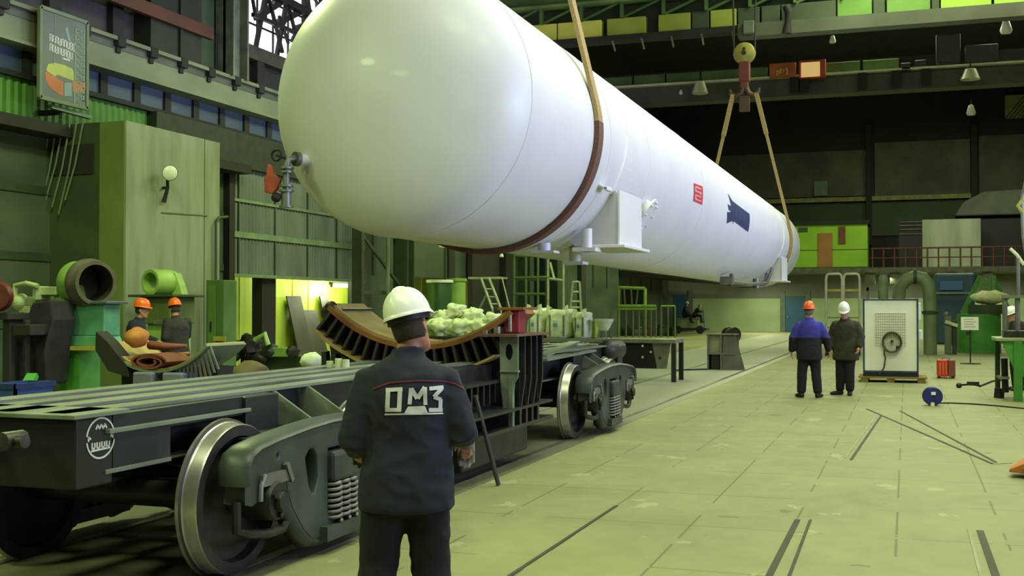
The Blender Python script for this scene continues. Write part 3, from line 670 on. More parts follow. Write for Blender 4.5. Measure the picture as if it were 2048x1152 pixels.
# round white emblem stencilled on the side plate
em = MB(); ec = Vector((WX+.602, 0, 0)); q = at(201, 876, x=WX+.702); ry, rz = .115, .110
def seg(p, q_, w=.010): em.bar((WX+.703, q.y+p[0], q.z+p[1]), (WX+.703, q.y+q_[0], q.z+q_[1]), w, .003, (1, 0, 0))
for k in range(40):
    if k in (0, 1, 19, 20, 39): continue
    a, b = 2*pi*k/40, 2*pi*(k+1)/40; seg((ry*math.cos(a), rz*math.sin(a)), (ry*math.cos(b), rz*math.sin(b)))
for dy in (-.04, -.01, .02): seg((dy, .05), (dy+.015, .075)); seg((dy+.015, .075), (dy+.03, .05))
seg((-.1, -.01), (-.1, .015)); seg((-.1, .015), (-.08, .0)); seg((.1, -.01), (.1, .015)); seg((.08, .0), (.1, .015))
for dy in (-.07, -.03, .01, .05):
    seg((dy, -.055), (dy, -.02)); seg((dy, -.055), (dy+.022, -.05)); seg((dy+.022, -.05), (dy+.022, -.022)); 
seg((-.08, -.065), (.08, -.06))
e = em.build('round_emblem', mat('white stencil paint', '#c9ccc8', rough=.6), wag); e['label'] = 'round white stencilled emblem'
# bogies
def wheelset(y, bog):
    for s in (1, -1):
        xo = WX+s*.86
        pr = [(.06, -.02), (.09, -.02), (.10, .03), (.14, .035), (.30, .075), (.385, .06), (.40, .0), (.468, .0), (.475, .01), (.478, .085), (.486, .098), (.505, .105), (.508, .125), (.495, .138), (.41, .138), (.39, .10), (.3, .10), (.12, .15), (.06, .15)]
        o = MB().lathe(pr, (xo, y, .478), (-s, 0, 0), 72, cap=False, close=True).build('wheel', [M['wheelface'], M['tread']], bog, smooth='auto')
        off = wloc(o)
        for p in o.data.polygons:
            c = p.center+off; r = math.hypot(c.y-y, c.z-.478)
            if r > .468 and abs(p.normal.x) < .9: p.material_index = 1
    MB().cyl((WX-.75, y, .478), (WX+.75, y, .478), .085, 20).build('axle', M['darkiron'], bog, smooth='auto')
def bogie(yc):
    b = node('bogie', wag, (0, yc-11.3, .5))
    wheelset(yc-.925, b); wheelset(yc+.925, b)
    half = [(-1.25, .60), (-1.25, .72), (-1.21, .78), (-1.12, .815), (-.9, .845), (-.5, .88), (-.2, .895)]
    low = [(-.22, .12), (-.42, .15), (-.52, .22), (-.68, .40), (-.74, .52), (-.76, .60), (-.82, .655), (-1.02, .655), (-1.09, .60), (-1.10, .50), (-1.17, .48), (-1.25, .5)]
    out = half + [(-a, c) for a, c in reversed(half)] + [(-a, c) for a, c in reversed(low)] + low
    out = [(yc+a, c) for a, c in out]
    win = [(-.52, .70), (-.46, .76), (-.38, .765), (-.33, .70), (-.31, .55), (-.37, .43), (-.42, .42), (-.47, .50)]
    nest = [(-.20, .26), (.20, .26), (.20, .74), (-.20, .74)]
    holes = [[(yc+a, c) for a, c in win], [(yc-a, c) for a, c in reversed(win)], [(yc+a, c) for a, c in nest],
             [(yc-.86+.03*math.cos(k*pi/5), .755+.035*math.sin(k*pi/5)) for k in range(10)], [(yc+.86+.03*math.cos(k*pi/5), .755+.035*math.sin(k*pi/5)) for k in range(10)]]
    for s in (1, -1):
        xc = WX+s*1.03
        o = MB().plate(out, holes, 'x', xc, .15, .02).build('side_frame', M['bogie'], b, smooth='auto')
        # broad rolled edges of the cast frame
        r = MB()
        P = [(xc, yc+a, c+.012) for a, c in half] + [(xc, yc-a, c+.012) for a, c in reversed(half)]
        r.tube(P, [(.115, .03)]*len(P), 14, (1, 0, 0))
        P = [(xc, yc+a, c) for a, c in low[:6]]
        r.tube(P, .075, 10); r.tube([(p[0], 2*yc-p[1], p[2]) for p in P], .075, 10)
        r.span(xc-.13, xc+.13, yc-.3, yc+.3, .10, .2)
        r.build('rolled_edge', M['bogie'], o, smooth='auto')
        sp = MB()
        for dy in (-.13, .02, .15):
            for dx in (-.05, .07):
                n = 7*12; sp.tube([(xc+s*dx+.06*math.cos(2*pi*i/12), yc+dy*.85+.06*math.sin(2*pi*i/12), .21+.27*i/n) for i in range(n+1)], .014, 6)
        sp.build('spring', M['steel'], b, smooth=True)
        MB().span(xc-.14, xc+.13, yc-.19, yc+.19, .49, .70).build('bolster_end', M['bogie'], b, bevel=.03)
        for dy in (-.925, .925):
            ax = MB().lathe([(.01, .16), (.055, .16), (.06, .15), (.06, .12), (.115, .12), (.125, .10), (.125, -.1), (.01, -.1)], (xc, yc+dy, .478), (s, 0, 0), 24)
            for k in range(3): a = k*2*pi/3+.5; c = (xc+s*.12, yc+dy+.085*math.cos(a), .478+.085*math.sin(a)); ax.cyl(c, (c[0]+s*.025, c[1], c[2]), .02, 6)
            ax.build('axle_box', M['darkiron'], b, smooth='auto')
            ad = MB(); ad.span(xc-.1, xc+.1, yc+dy-.16, yc+dy+.16, .585, .66)
            ad.tube([(xc+s*.09, yc+dy-.17, .50), (xc+s*.09, yc+dy-.165, .60), (xc+s*.09, yc+dy-.12, .655)], .016, 8)
            ad.bar((xc+s*.1, yc+dy+.12, .70), (xc+s*.1, yc+dy+.19, .58), .03, .035)
            ad.build('adapter', M['steel'], b, smooth='auto')
            MB().tube([(xc+s*.02, yc+dy-.33, .52), (xc+s*.02, yc+dy-.33, .34), (xc+s*.02, yc+dy-.2, .3), (xc+s*.05, yc+dy, .27), (xc+s*.02, yc+dy+.22, .26), (xc+s*.02, yc+dy+.3, .35)], .03, 8).build('safety_strap', M['darkiron'], b, smooth='auto')
    MB().span(WX-.95, WX+.95, yc-.2, yc+.2, .55, .74).build('bolster', M['bogie'], b, bevel=.03)
    bk_ = MB()
    for dy in (-.38, .38): bk_.cyl((WX-.7, yc+dy, .42), (WX+.7, yc+dy, .42), .06); bk_.span(WX+.66, WX+.82, yc+dy-.06+.06*(1 if dy > 0 else -1), yc+dy+.06, .3, .62); bk_.span(WX-.82, WX-.66, yc+dy-.06, yc+dy+.06, .3, .62)
    bk_.build('brake_beam', M['darkiron'], b, smooth='auto')
    return b
YA, YBG = 7.33, 15.33
bogie(YA); bogie(YBG)
# body bolsters with gussets over the bogies
for yc in (YA, YBG):
    s = MB().span(WX-.95, WX+.95, yc-.45, yc+.5, .78, .86)
    s.span(WX+.5, WX+.72, yc-.62, yc-.2, .8, 1.1); s.span(WX-.72, WX-.5, yc-.62, yc-.2, .8, 1.1)
    s.span(WX-.5, WX+.5, yc-.4, yc+.4, .80, 1.08)
    o = s.build('body_bolster', M['frame'], wag, bevel=.008)
    for y in (yc-.08, yc+.42):
        for sx in (1, -1):
            MB().prism([(WX+sx*.55, 1.1), (WX+sx*.62, 1.1), (WX+sx*.98, .875), (WX+sx*.98, .84), (WX+sx*.55, .84)], 'y', y-.012, y+.012).build('gusset', M['greygreen'] if False else M['flange'], o)
    MB().span(WX+.95, WX+1.0, yc-.8, yc-.5, .82, .86).span(WX+.6, WX+1.0, yc-.9, yc-.45, .84, .86).build('side_bearing', M['bogie'], o, bevel=.006)
# middle of the wagon: deep well, tray, ribs
m = MB().span(WX-.75, WX+.75, 9.9, 12.7, .62, 1.1).span(WX-.9, WX+.9, 10.2, 12.2, .12, .44)
m.build('well_body', M['darkiron'], wag, bevel=.02)
t = MB().span(WX-.95, WX+1.08, 9.9, 12.6, .44, .475).build('tray', M['frame'], wag, bevel=.005)
r = MB()
for k in range(7): r.span(WX+.76, WX+.9, 10.1+.17*k, 10.14+.17*k, .72, .92)
r.span(WX+.76, WX+.92, 10.0, 11.3, .92, .95).span(WX+.76, WX+1.1, 10.0, 12.5, .635, .66)
r.build('grating', M['frame'], wag)
for k, y in enumerate((11.22, 11.45, 11.66, 11.86, 12.06)):
    o = MB()
    if k == 0:
        o.plate([(WX+.92, 1.40), (WX+1.12, 1.40), (WX+1.12, .98), (WX+1.08, .92), (WX+1.06, .66), (WX+.96, .66), (WX+.93, .92)], [[(WX+1.02+.045*math.cos(i*pi/8), 1.24+.085*math.sin(i*pi/8)) for i in range(16)]], 'y', y, .03)
        o.span(WX+.93, WX+1.13, y-.04, y+.03, 1.03, 1.05)
        mt = M['flange']
    else:
        o.prism([(WX+.7, 1.40), (WX+1.12, 1.40), (WX+1.12, .95), (WX+1.08, .66), (WX+.7, .66)], 'y', y-.018, y+.018); mt = M['frame']
    o.span(WX+1.02, WX+1.07, y-.03, y+.03, .46, .98)
    o.build('side_rib', mt, wag, bevel=.004)
MB().span(WX+.7, WX+1.16, 11.05, 12.15, 1.40, 1.425).build('rib_cap', M['strapbrown'], wag)
# curved cradle
YK = 11.75; CZ, CR = 2.87, 1.57
def arc(r0, r1, a0, a1, n=28):
    P = [(WX+r1*math.sin(a0+(a1-a0)*i/n), CZ-r1*math.cos(a0+(a1-a0)*i/n)) for i in range(n+1)]
    return P + [(WX+r0*math.sin(a1-(a1-a0)*i/n), CZ-r0*math.cos(a1-(a1-a0)*i/n)) for i in range(n+1)]
A = math.asin(1.07/CR)
def arcplate(mb, r0, r1, y0, y1, A=A, n=28, right=1.):
    R = []
    for i in range(n+1):
        a = -A+(1+right)*A*i/n; q_ = lambda r, y: Vector((WX+r*math.sin(a), y, CZ-r*math.cos(a)))
        R.append([q_(r0, y0), q_(r0, y1), q_(r1, y1), q_(r1, y0)])
    return mb.rings(R)
cdl = node('cradle', wag, (0, 0, 1.3))
arcplate(MB(), CR-.03, CR, YK-.45, YK+.3, right=.93).build('liner', M['liner'], cdl, smooth='auto')
arcplate(MB(), CR, CR+.05, YK-.5, YK+.3, right=.93).build('arc_plate', M['rust'], cdl, smooth='auto')
arcplate(MB(), CR+.30, CR+.325, YK-.55, YK+.3, A*.96, right=.66).build('lower_flange', M['liner'], cdl, smooth='auto')
g = MB()
for i in range(19):
    a = -A*.95+A*1.63*i/18; n_ = Vector((math.sin(a), 0, -math.cos(a))); t_ = Vector((math.cos(a), 0, math.sin(a)))
    p0 = Vector((WX, YK-.38, CZ))+n_*(CR+.05); p1 = Vector((WX, YK-.38, CZ))+n_*(CR+.30)
    g.bar(p0, p1, .25, .03, t_)
for i in range(21):
    pass
g.build('cradle_rib', mat('brown rib steel', '#382820', '#261b16', rough=.6), cdl)
arcplate(MB(), CR+.05, CR+.30, YK-.1, YK+.1, right=.66).build('cradle_web', M['darkiron'], cdl)
b = MB(); pts = [(WX+(CR+.32)*math.sin(-A*.9+1.55*A*i/16), CZ-(CR+.32)*math.cos(-A*.9+1.55*A*i/16)) for i in range(17)] + [(WX+.8, .95), (WX-.8, .95)]
b.prism(pts, 'y', YK-.3, YK+.4); b.build('cradle_base', M['frame'], cdl)
e = MB(); xr = WX+CR*math.sin(A)
e.span(xr-.15, xr+.02, YK-.42, YK-.2, 1.43, 1.67); o = e.build('end_block', M['red'], cdl, bevel=.01); o['label'] = 'dark red end block'
MB().span(xr-.2, xr+.09, YK-.48, YK+.0, 1.67, 1.70).build('end_cap', M['rust'], cdl, bevel=.004)
MB().cyl((xr-.05, YK-.5, 1.45), (xr-.05, YK-.5, 1.62), .02).cyl((xr-.19, YK-.5, 1.43), (xr-.19, YK-.5, 1.5), .04).cyl((xr-.32, YK-.5, 1.39), (xr-.32, YK-.5, 1.46), .035).build('stud', M['gloss'], cdl, smooth='auto')
e = MB(); xl = WX-CR*math.sin(A)
e.prism([(xl-.02, 1.72), (xl+.12, 1.68), (xl+.1, 1.3), (xl+.16, .95), (xl-.02, .95), (xl-.05, 1.35), (xl-.09, 1.5), (xl-.16, 1.6), (xl-.06, 1.74)], 'y', YK-.4, YK+.35)
e.ball((xl-.1, YK-.3, 1.64), .1).ball((xl-.02, YK-.42, 1.7), .07)
for k in range(4): e.span(xl-.1+.12*k, xl-.04+.12*k, YK-.5, YK-.4, .95, 1.22-.03*k)
e.build('end_post', M['darkiron'], cdl, bevel=.01)
# diagonal flange strips and the air reservoir past the cradle
d = MB(); d.bar(at(1082, 712, x=WX+.62), at(1150, 684, x=WX+.1), .16, .03, (0, 0, 1)); d.bar(at(1082, 720, x=WX+.75), at(1182, 701, x=WX+.62), .16, .03, (0, 0, 1))
d.build('diagonal_strip', M['flange'], wag)
p = at(1207, 702, y=16.9)
MB().lathe([(.01, -.18), (.09, -.16), (.14, -.1), (.165, -.02), (.165, .6), (.14, .68), (.01, .72)], p+Vector((0, .2, .0)), (0, 1, 0), 24).build('air_reservoir', M['darkiron'], wag, smooth='auto')
for (u, v) in ((655, 735), (672, 730), (687, 732)):
    p = at(u, v, y=9.9); MB().cyl((p.x, 9.95, 1.12), (p.x, 9.95, p.z+.06), .035, 10).build('stake', M['sack'], wag)
# ================================================================== PEOPLE
def V(*a): return Vector(a)
def lerp(a, b, t): return a+(b-a)*t
def hand_geo(mb, wrist, d, palm_n, s=1., curl=.5, thumb_side=1):
    """palm with five separate bent fingers; d = direction of the hand, palm_n = palm normal"""
    d = d.normalized(); a = palm_n - d*palm_n.dot(d); a.normalize(); side = d.cross(a)*thumb_side
    k = wrist+d*.085*s
    mb.limb([wrist-d*.02*s, wrist+d*.03*s, k], [(.026*s, .02*s), (.038*s, .017*s), (.04*s, .014*s)], 14, side)
    for i, (o, L) in enumerate(((.030, .072), (.010, .082), (-.011, .076), (-.031, .06))):
        b = k+side*o*s-d*.008*s; p = [b]; dd = d.copy()
        for j in range(3):
            dd = (dd*math.cos(curl*.75)+a*math.sin(curl*.75)); p.append(p[-1]+dd*L*s*(.42, .33, .25)[j]); 
        mb.limb(p, [.0095*s, .009*s, .0085*s, .0075*s], 8, side)
    t0 = wrist+d*.03*s+side*.03*s; t1 = t0+(d*.6+side*.7+a*.2).normalized()*.04*s; t2 = t1+(d*.85+side*.2+a*.35).normalized()*.032*s; t3 = t2+(d*.9+a*.4).normalized()*.024*s
    mb.limb([t0, t1, t2, t3], [.014*s, .0115*s, .010*s, .0085*s], 8, a)
def head_geo(mb, c, R):
    """c = centre of the skull, R = 3x3 orientation (+y is the face)"""
    P = lambda x, y, z: c + R @ V(x, y, z)
    ring = []
    for z, rx, yb, yf in ((-.118, .022, .055, .085), (-.112, .040, .03, .092), (-.095, .052, -.01, .096), (-.07, .060, -.05, .094), (-.045, .066, -.072, .092), (-.02, .071, -.086, .090), (.01, .074, -.095, .090), (.04, .076, -.098, .092), (.07, .073, -.092, .085), (.095, .062, -.076, .066), (.112, .042, -.05, .04), (.12, .015, -.02, .012)):
        cy, ry = (yb+yf)/2, (yf-yb)/2
        ring.append([P(rx*math.cos(2*pi*j/24)*(1-.12*max(0, math.sin(2*pi*j/24))), cy+ry*math.sin(2*pi*j/24), z) for j in range(24)])
    mb.rings(ring)
    mb.limb([P(0, .092, .0), P(0, .104, -.02), P(0, .113, -.036)], [(.008, .008), (.011, .010), (.016, .012)], 10, R @ V(1, 0, 0))   # nose
    mb.limb([P(-.02, .090, -.068), P(0, .096, -.067), P(.02, .090, -.068)], [.006, .009, .006], 8)                               # mouth
    mb.limb([P(-.045, .082, .022), P(-.02, .094, .024), P(.02, .094, .024), P(.045, .082, .022)], [.008, .01, .01, .008], 8)         # brow
    mb.limb([P(0, .085, -.108), P(0, .09, -.095)], [.018, .02], 8, R @ V(1, 0, 0))                                                     # chin
    for s in (-1, 1):
        mb.limb([P(s*.072, -.012, .018), P(s*.083, -.02, .012), P(s*.082, -.016, -.015), P(s*.074, -.006, -.036)], [(.006, .012), (.007, .017), (.007, .014), (.006, .008)], 8, R @ V(1, 0, 0))
def helmet(parent, c, R, m, band=True, s=1.):
    P = lambda x, y, z: c + R @ V(x*s, y*s, z*s)
    mb = MB(); rings = []
    for i in range(10):
        t = pi/2*i/9; rr = math.cos(t)**.85 if i < 9 else .02; z = .02+.138*math.sin(t)
        rings.append([P(.108*rr*math.cos(2*pi*j/40), -.005+.137*rr*math.sin(2*pi*j/40), z+(.008 if abs(math.cos(2*pi*j/40)) < .18 and i > 1 else 0)) for j in range(40)])
    mb.rings(rings)
    R2 = []
    for r_, z0 in ((.98, .022), (1.0, .028), (1.06, .016), (1.06, .010), (.98, .012)):
        ring = []
        for j in range(40):
            a = 2*pi*j/40; f = max(0, math.sin(a)); e = (r_-1)*(1+4.5*f**3) if r_ > 1.05 else r_-1
            ring.append(P(.108*(1+e)*math.cos(a), -.005+.137*(1+e)*math.sin(a), z0-(.012*f if r_ > 1.05 else 0)))
        R2.append(ring)
    mb.rings(R2, cap=False, close=True)
    h = mb.build('helmet', m, parent, smooth='auto')
    if band:
        b = MB(); b.rings([[P(.1*r_*math.cos(2*pi*j/32), -.004+.128*r_*math.sin(2*pi*j/32), z) for j in range(32)] for r_, z in ((.96, .02), (.98, -.012), (.9, -.014), (.9, .02))], cap=False, close=True)
        b.build('head_band', M['black'], h, smooth='auto')
    return h
def folds(o, amp):
    nr = [v.normal.copy() for v in o.data.vertices]
    for p, n_ in zip(o.data.vertices, nr):
        c = p.co; q = Vector((c.x*5, c.y*5, c.z*7+2*c.x))
        f = mnoise.noise(q)+.6*(1-2*abs(mnoise.noise(q*1.9+Vector((3, 1, 7)))))
        p.co = c+n_*amp*(f-.3)
    o.data.update()
def person(label, loc, rz, J, C, hgt=1.75, vox=.014, group=None, cat='person', curl=.6, gloves=None, helm=None, hair=True, jk=1.0, collar=None):
    """J: joints of the pose in the person's own axes (+y ahead); C: materials"""
    k = hgt/1.75; root = thing('person', label, cat, loc, group)
    Mz = Matrix.Rotation(rz, 3, 'Z'); O = Vector(loc)
    W = lambda p: O + Mz @ (Vector(p)*k)
    D = dict(pel=(0, 0, .93), chest=(0, 0, 1.28), neck=(0, 0, 1.46), head=(0, .015, 1.635), hrot=(0, 0, 0),
             shL=(-.185, 0, 1.40), elL=(-.235, -.03, 1.12), wrL=(-.225, .07, .88), shR=(.185, 0, 1.40), elR=(.235, -.03, 1.12), wrR=(.225, .07, .88),
             hipL=(-.09, 0, .90), knL=(-.105, .02, .50), anL=(-.11, -.02, .09), hipR=(.09, 0, .90), knR=(.105, .02, .50), anR=(.11, -.02, .09), toeL=(-.13, .19, .03), toeR=(.13, .19, .03))
    D.update(J); Pt = {q: W(D[q]) for q in D if q not in ('hrot', 'hem', 'split', 'hdL', 'hdR')}
    X = Mz @ V(1, 0, 0); Y = Mz @ V(0, 1, 0)
    HR = Mz @ Euler(D['hrot']).to_matrix()
    # --- continuous body
    b = MB(); s = k
    sp = [Pt['pel'], lerp(Pt['pel'], Pt['chest'], .45), Pt['chest'], lerp(Pt['chest'], Pt['neck'], .62), Pt['neck']]
    b.limb([Pt['pel']-(Pt['chest']-Pt['pel']).normalized()*.06*s]+sp, [(.155*s, .105*s), (.16*s, .11*s), (.14*s, .10*s), (.165*s, .115*s), (.15*s, .085*s), (.06*s, .06*s)], 24, X)
    b.limb([Pt['neck']-V(0, 0, .03)*s, lerp(Pt['neck'], Pt['head'], .35), lerp(Pt['neck'], Pt['head'], .7)], [(.062*s, .062*s), (.056*s, .058*s), (.054*s, .06*s)], 18, X)
    hb = MB(); head_geo(hb, V(0, 0, 0), Matrix.Identity(3)); b.add([Pt['head'] + HR @ (p*s) for p in hb.v], hb.f)
    gq = []
    for q, sg in (('L', -1), ('R', 1)):
        sh, el, wr = Pt['sh'+q], Pt['el'+q], Pt['wr'+q]
        b.limb([sh, lerp(sh, el, .5), el, lerp(el, wr, .35), wr], [.05*s, .046*s, .038*s, .038*s, .026*s], 14, Y)
        hd = (wr-el).normalized(); pn = Mz @ (V(-sg, 0, 0) if abs(hd.z) > .5 else V(0, 0, -1)) 
        hd2 = Vector(Mz @ Vector(D['hd'+q])) if 'hd'+q in D else hd
        ts = 1 if (hd2.cross(pn - hd2*pn.dot(hd2)).dot(Y if abs(hd.z) > .5 else -sg*X) > 0) else -1
        hand_geo(b, wr, hd2, pn, s*(.82 if gloves and q in gloves else 1), curl, ts)
        if gloves and q in gloves: gm_ = MB(); hand_geo(gm_, wr-hd2*.008, hd2, pn, s*1.12, curl, ts); gm_.limb([wr-hd2*.05, wr+hd2*.02], [.034, .036], 14); gq.append((gm_, gloves[q]))
        hp, kn, an, to = Pt['hip'+q], Pt['kn'+q], Pt['an'+q], Pt['toe'+q]
        b.limb([hp, lerp(hp, kn, .5), kn, lerp(kn, an, .35), an], [.085*s, .072*s, .05*s, .05*s, .035*s], 16, X)
        b.limb([an-V(0, 0, .03)*s, lerp(an, to, .4)-V(0, 0, .02)*s, lerp(an, to, .7)], [(.03*s, .03*s), (.034*s, .024*s), (.028*s, .016*s)], 12, X)
    b.build('body', C.get('skin', M['skin']), root, voxel=vox*.8, smooth_it=2)
    for gm_, m_ in gq: gm_.build('glove', m_, root, voxel=.007, smooth_it=1)
    # --- jacket
    j = MB(); jl = D.get('hem', .17)
    dn = (Pt['pel']-Pt['chest']).normalized()
    ring = [(Pt['pel']+dn*jl*s, .222, .165), (Pt['pel']+dn*jl*.55*s, .22, .168), (Pt['pel'], .212, .16), (lerp(Pt['pel'], Pt['chest'], .45), .20, .15), (lerp(Pt['pel'], Pt['chest'], .8), .205, .15), (Pt['chest'], .208, .15),
            (lerp(Pt['chest'], Pt['neck'], .40), .198, .14), (lerp(Pt['chest'], Pt['neck'], .62), .175, .12), (lerp(Pt['chest'], Pt['neck'], .82), .125, .10), (lerp(Pt['chest'], Pt['neck'], .97), .088, .085), (lerp(Pt['neck'], Pt['head'], .12), .075, .08), (lerp(Pt['neck'], Pt['head'], .30), .076, .082)]
    R = []
    for i, (p, a, bb) in enumerate(ring):
        nx = ring[min(i+1, len(ring)-1)][0]-ring[max(i-1, 0)][0]
        e1 = X; e2 = nx.normalized().cross(X)*-1; e2 = e2 if e2.dot(Y) > 0 else -e2
        R.append([p + e1*a*s*jk*math.copysign(abs(math.cos(2*pi*q/32))**.85, math.cos(2*pi*q/32)) + e2*bb*s*jk*math.copysign(abs(math.sin(2*pi*q/32))**.9, math.sin(2*pi*q/32)) for q in range(32)])
    j.rings(R)
    for q in 'LR':
        sh, el, wr = Pt['sh'+q], Pt['el'+q], Pt['wr'+q]; up = (el-sh).normalized()
        w0 = lerp(el, wr, .93)
        j.limb([lerp(sh, Pt['chest'], .25)+V(0, 0, .03)*s, sh, lerp(sh, el, .35), lerp(sh, el, .75), el, lerp(el, wr, .4), w0], [q_*s*jk for q_ in (.058, .074, .079, .074, .074, .066, .056)], 18, Y)
    jo = j.build('jacket', C['jacket'], root, voxel=vox, smooth_it=6); folds(jo, .011 if vox < .012 else .007)
    if 'jacket_low' in C:      # jacket with a darker lower half and sleeves' ends
        jo.data.materials.append(C['jacket_low']); zc = D.get('split', 1.2)*k+O.z; off = wloc(jo)
        for p in jo.data.polygons:
            if (p.center+off).z < zc: p.material_index = 1
    # --- trousers
    t = MB()
    t.limb([lerp(Pt['pel'], Pt['chest'], .2), Pt['pel'], Pt['pel']+dn*.09*s], [(.165*s, .115*s), (.18*s, .13*s), (.165*s, .125*s)], 24, X)
    t.limb([Pt['pel']-V(0, 0, .05)*s, Pt['pel']-V(0, 0, .17)*s], [(.12*s, .11*s), (.09*s, .10*s)], 20, X)
    for q in 'LR':
        hp, kn, an = Pt['hip'+q], Pt['kn'+q], Pt['an'+q]
        t.limb([hp, lerp(hp, kn, .35), lerp(hp, kn, .75), kn, lerp(kn, an, .4), lerp(kn, an, .8), lerp(kn, an, .96)], [(.108*s, .118*s), (.112*s, .112*s), (.10*s, .10*s), (.094*s, .094*s), (.09*s, .09*s), (.084*s, .086*s), (.082*s, .086*s)], 20, X)
    folds(t.build('trousers', C['trousers'], root, voxel=vox, smooth_it=3), .009 if vox < .012 else .005)
    for q in 'LR':
        an, to = Pt['an'+q], Pt['toe'+q]; f = (to-an); f.z = 0; f.normalize(); bo = MB(); g = O.z
        base = V(an.x, an.y, min(an.z, to.z)-.03*s)
        bo.limb([an+V(0, 0, .06)*s, an, V(an.x, an.y, an.z-.035*s)-f*.02*s], [.055*s, .052*s, (.045*s, .05*s)], 14, X)
        zt = an.z-.05*s
        bo.limb([V(an.x, an.y, zt)-f*.05*s, V(an.x, an.y, zt)+f*.06*s, V(an.x, an.y, zt-.005)+f*.15*s, V(an.x, an.y, zt-.012)+f*.21*s], [(.042*s, .042*s), (.048*s, .045*s), (.052*s, .038*s), (.042*s, .026*s)], 14, Mz @ V(1, 0, 0))
        bo.build('boot', M['black'], root, voxel=vox*.7, smooth_it=2)
    if hair:
        h = MB(); rings = []
        for z, f in ((-.055, .86), (-.04, .93), (-.02, 1.0), (.01, 1.03), (.05, 1.03), (.085, .95)):
            rings.append([Pt['head']+HR @ (V(.082*f*math.cos(a), -.012+.094*f*math.sin(a), z)*s) for a in [pi*1.03+pi*.94*q/15 for q in range(16)]])
        hv = MB()
        n = 16
        for r in rings: hv.v += r
        for i in range(len(rings)-1):
            for q in range(n-1): hv.f.append((i*n+q, i*n+q+1, (i+1)*n+q+1, (i+1)*n+q))
        ho = hv.build('hair', C.get('hair', M['hair']), root, smooth=True, solid=.012)
    if helm: helmet(root, Pt['head']+HR @ (V(0, 0, .045)*s), HR, helm, s=s*1.0)
    return root, jo, Pt, Mz
def project(obj, polys, d, m, parent, name, off=.004, n=6):
    """lay flat shapes (quads of world points) onto the cloth along direction d"""
    o = wloc(obj); bv = BVHTree.FromPolygons([v.co+o for v in obj.data.vertices], [tuple(p.vertices) for p in obj.data.polygons])
    mb = MB(); d = Vector(d).normalized()
    for q in polys:
        q = [Vector(p) for p in q]; vs = []; ok = True
        for i in range(n+1):
            for k in range(n+1):
                s, t = i/n, k/n; p = q[0]*(1-s)*(1-t)+q[1]*s*(1-t)+q[2]*s*t+q[3]*(1-s)*t
                h = bv.ray_cast(p-d*2, d)
                vs.append((h[0]-d*off) if h[0] else p)
        mb.add(vs, [(i*(n+1)+k, (i+1)*(n+1)+k, (i+1)*(n+1)+k+1, i*(n+1)+k+1) for i in range(n) for k in range(n)])
    return mb.build(name, m, parent, smooth=True)

# ---- the man in front, seen from behind
FR = math.radians(24.5)
FX, FY = -2.235, 4.99
fm, jo, Pt, Mz = person('person seen from behind in dark jacket and white helmet, standing by the wagon', (FX, FY, 0), FR,
    dict(neck=(0, .03, 1.455), head=(.02, .06, 1.588), hrot=(.03, -.27, -.5), shL=(-.178, .0, 1.35), shR=(.178, .0, 1.35), elL=(-.245, -.05, 1.08), wrL=(-.23, .20, 1.0), elR=(.25, -.05, 1.10), wrR=(.285, .10, 1.08), hdR=(.0, .5, -.85),
         knL=(-.13, .04, .50), anL=(-.15, -.02, .09), knR=(.11, .06, .50), anR=(.14, .03, .09), hipL=(-.095, 0, .9), hem=.185),
    dict(jacket=M['navy'], trousers=M['navydark']), hgt=1.76, vox=.011, helm=M['whiteplastic'], jk=1.03, gloves={'R': mat('grey white glove', '#a9a99c', '#4b4b46', rough=.9, scale=22), 'L': M['black']})
fwd = Mz @ V(0, 1, 0)
yq = FY-.25
def bp(u, v):      # photo point carried onto a plane just behind the man's back
    D = _F + _R*((u-1024)/F_PX) + _U*((576-v)/F_PX); n = fwd; p0 = Vector((FX, FY, 0))-fwd*.18
    t = (p0-_C).dot(n)/D.dot(n); return _C+D*t
def quad(*pts): return [bp(*p) for p in pts]
def line(p, q, w):
    dx, dy = q[0]-p[0], q[1]-p[1]; L = math.hypot(dx, dy); nx, ny = -dy/L*w/2, dx/L*w/2
    return quad((p[0]+nx, p[1]+ny), (q[0]+nx, q[1]+ny), (q[0]-nx, q[1]-ny), (p[0]-nx, p[1]-ny))
bd = (_F+(-_R)*.0).normalized(); bdir = (bp(830, 800)-_C).normalized()
L1 = [line((776, 776), (774, 822), 9), line((800, 776), (798, 822), 9), line((771, 780), (805, 778), 8), line((770, 820), (802, 820), 8)]
L2 = [line((819, 809), (822, 776), 8), line((822, 777), (835, 797), 9), line((835, 797), (850, 774), 9), line((850, 774), (851, 810), 8)]
L3 = [line((859, 777), (888, 774), 8), line((884, 777), (868, 794), 8), line((868, 794), (883, 799), 8), line((882, 798), (881, 822), 8), line((858, 820), (886, 820), 8)]
ul = [line((769, 829), (887, 827), 3.2), quad((816, 813), (850, 812), (856, 826), (808, 827))]
lt = project(jo, L1+L2+L3+ul, bdir, M['reflect'], fm, 'back_lettering', .006, 5); lt['label'] = 'silver block letters on the back'
pp = [line((744, 778), (778, 765), 3), line((778, 765), (830, 761), 3), (line((830, 761), (885, 761), 3)), line((885, 761), (910, 766), 3), line((910, 766), (930, 776), 3)]
project(jo, pp, bdir, M['piping'], fm, 'shoulder_piping', .005, 5)

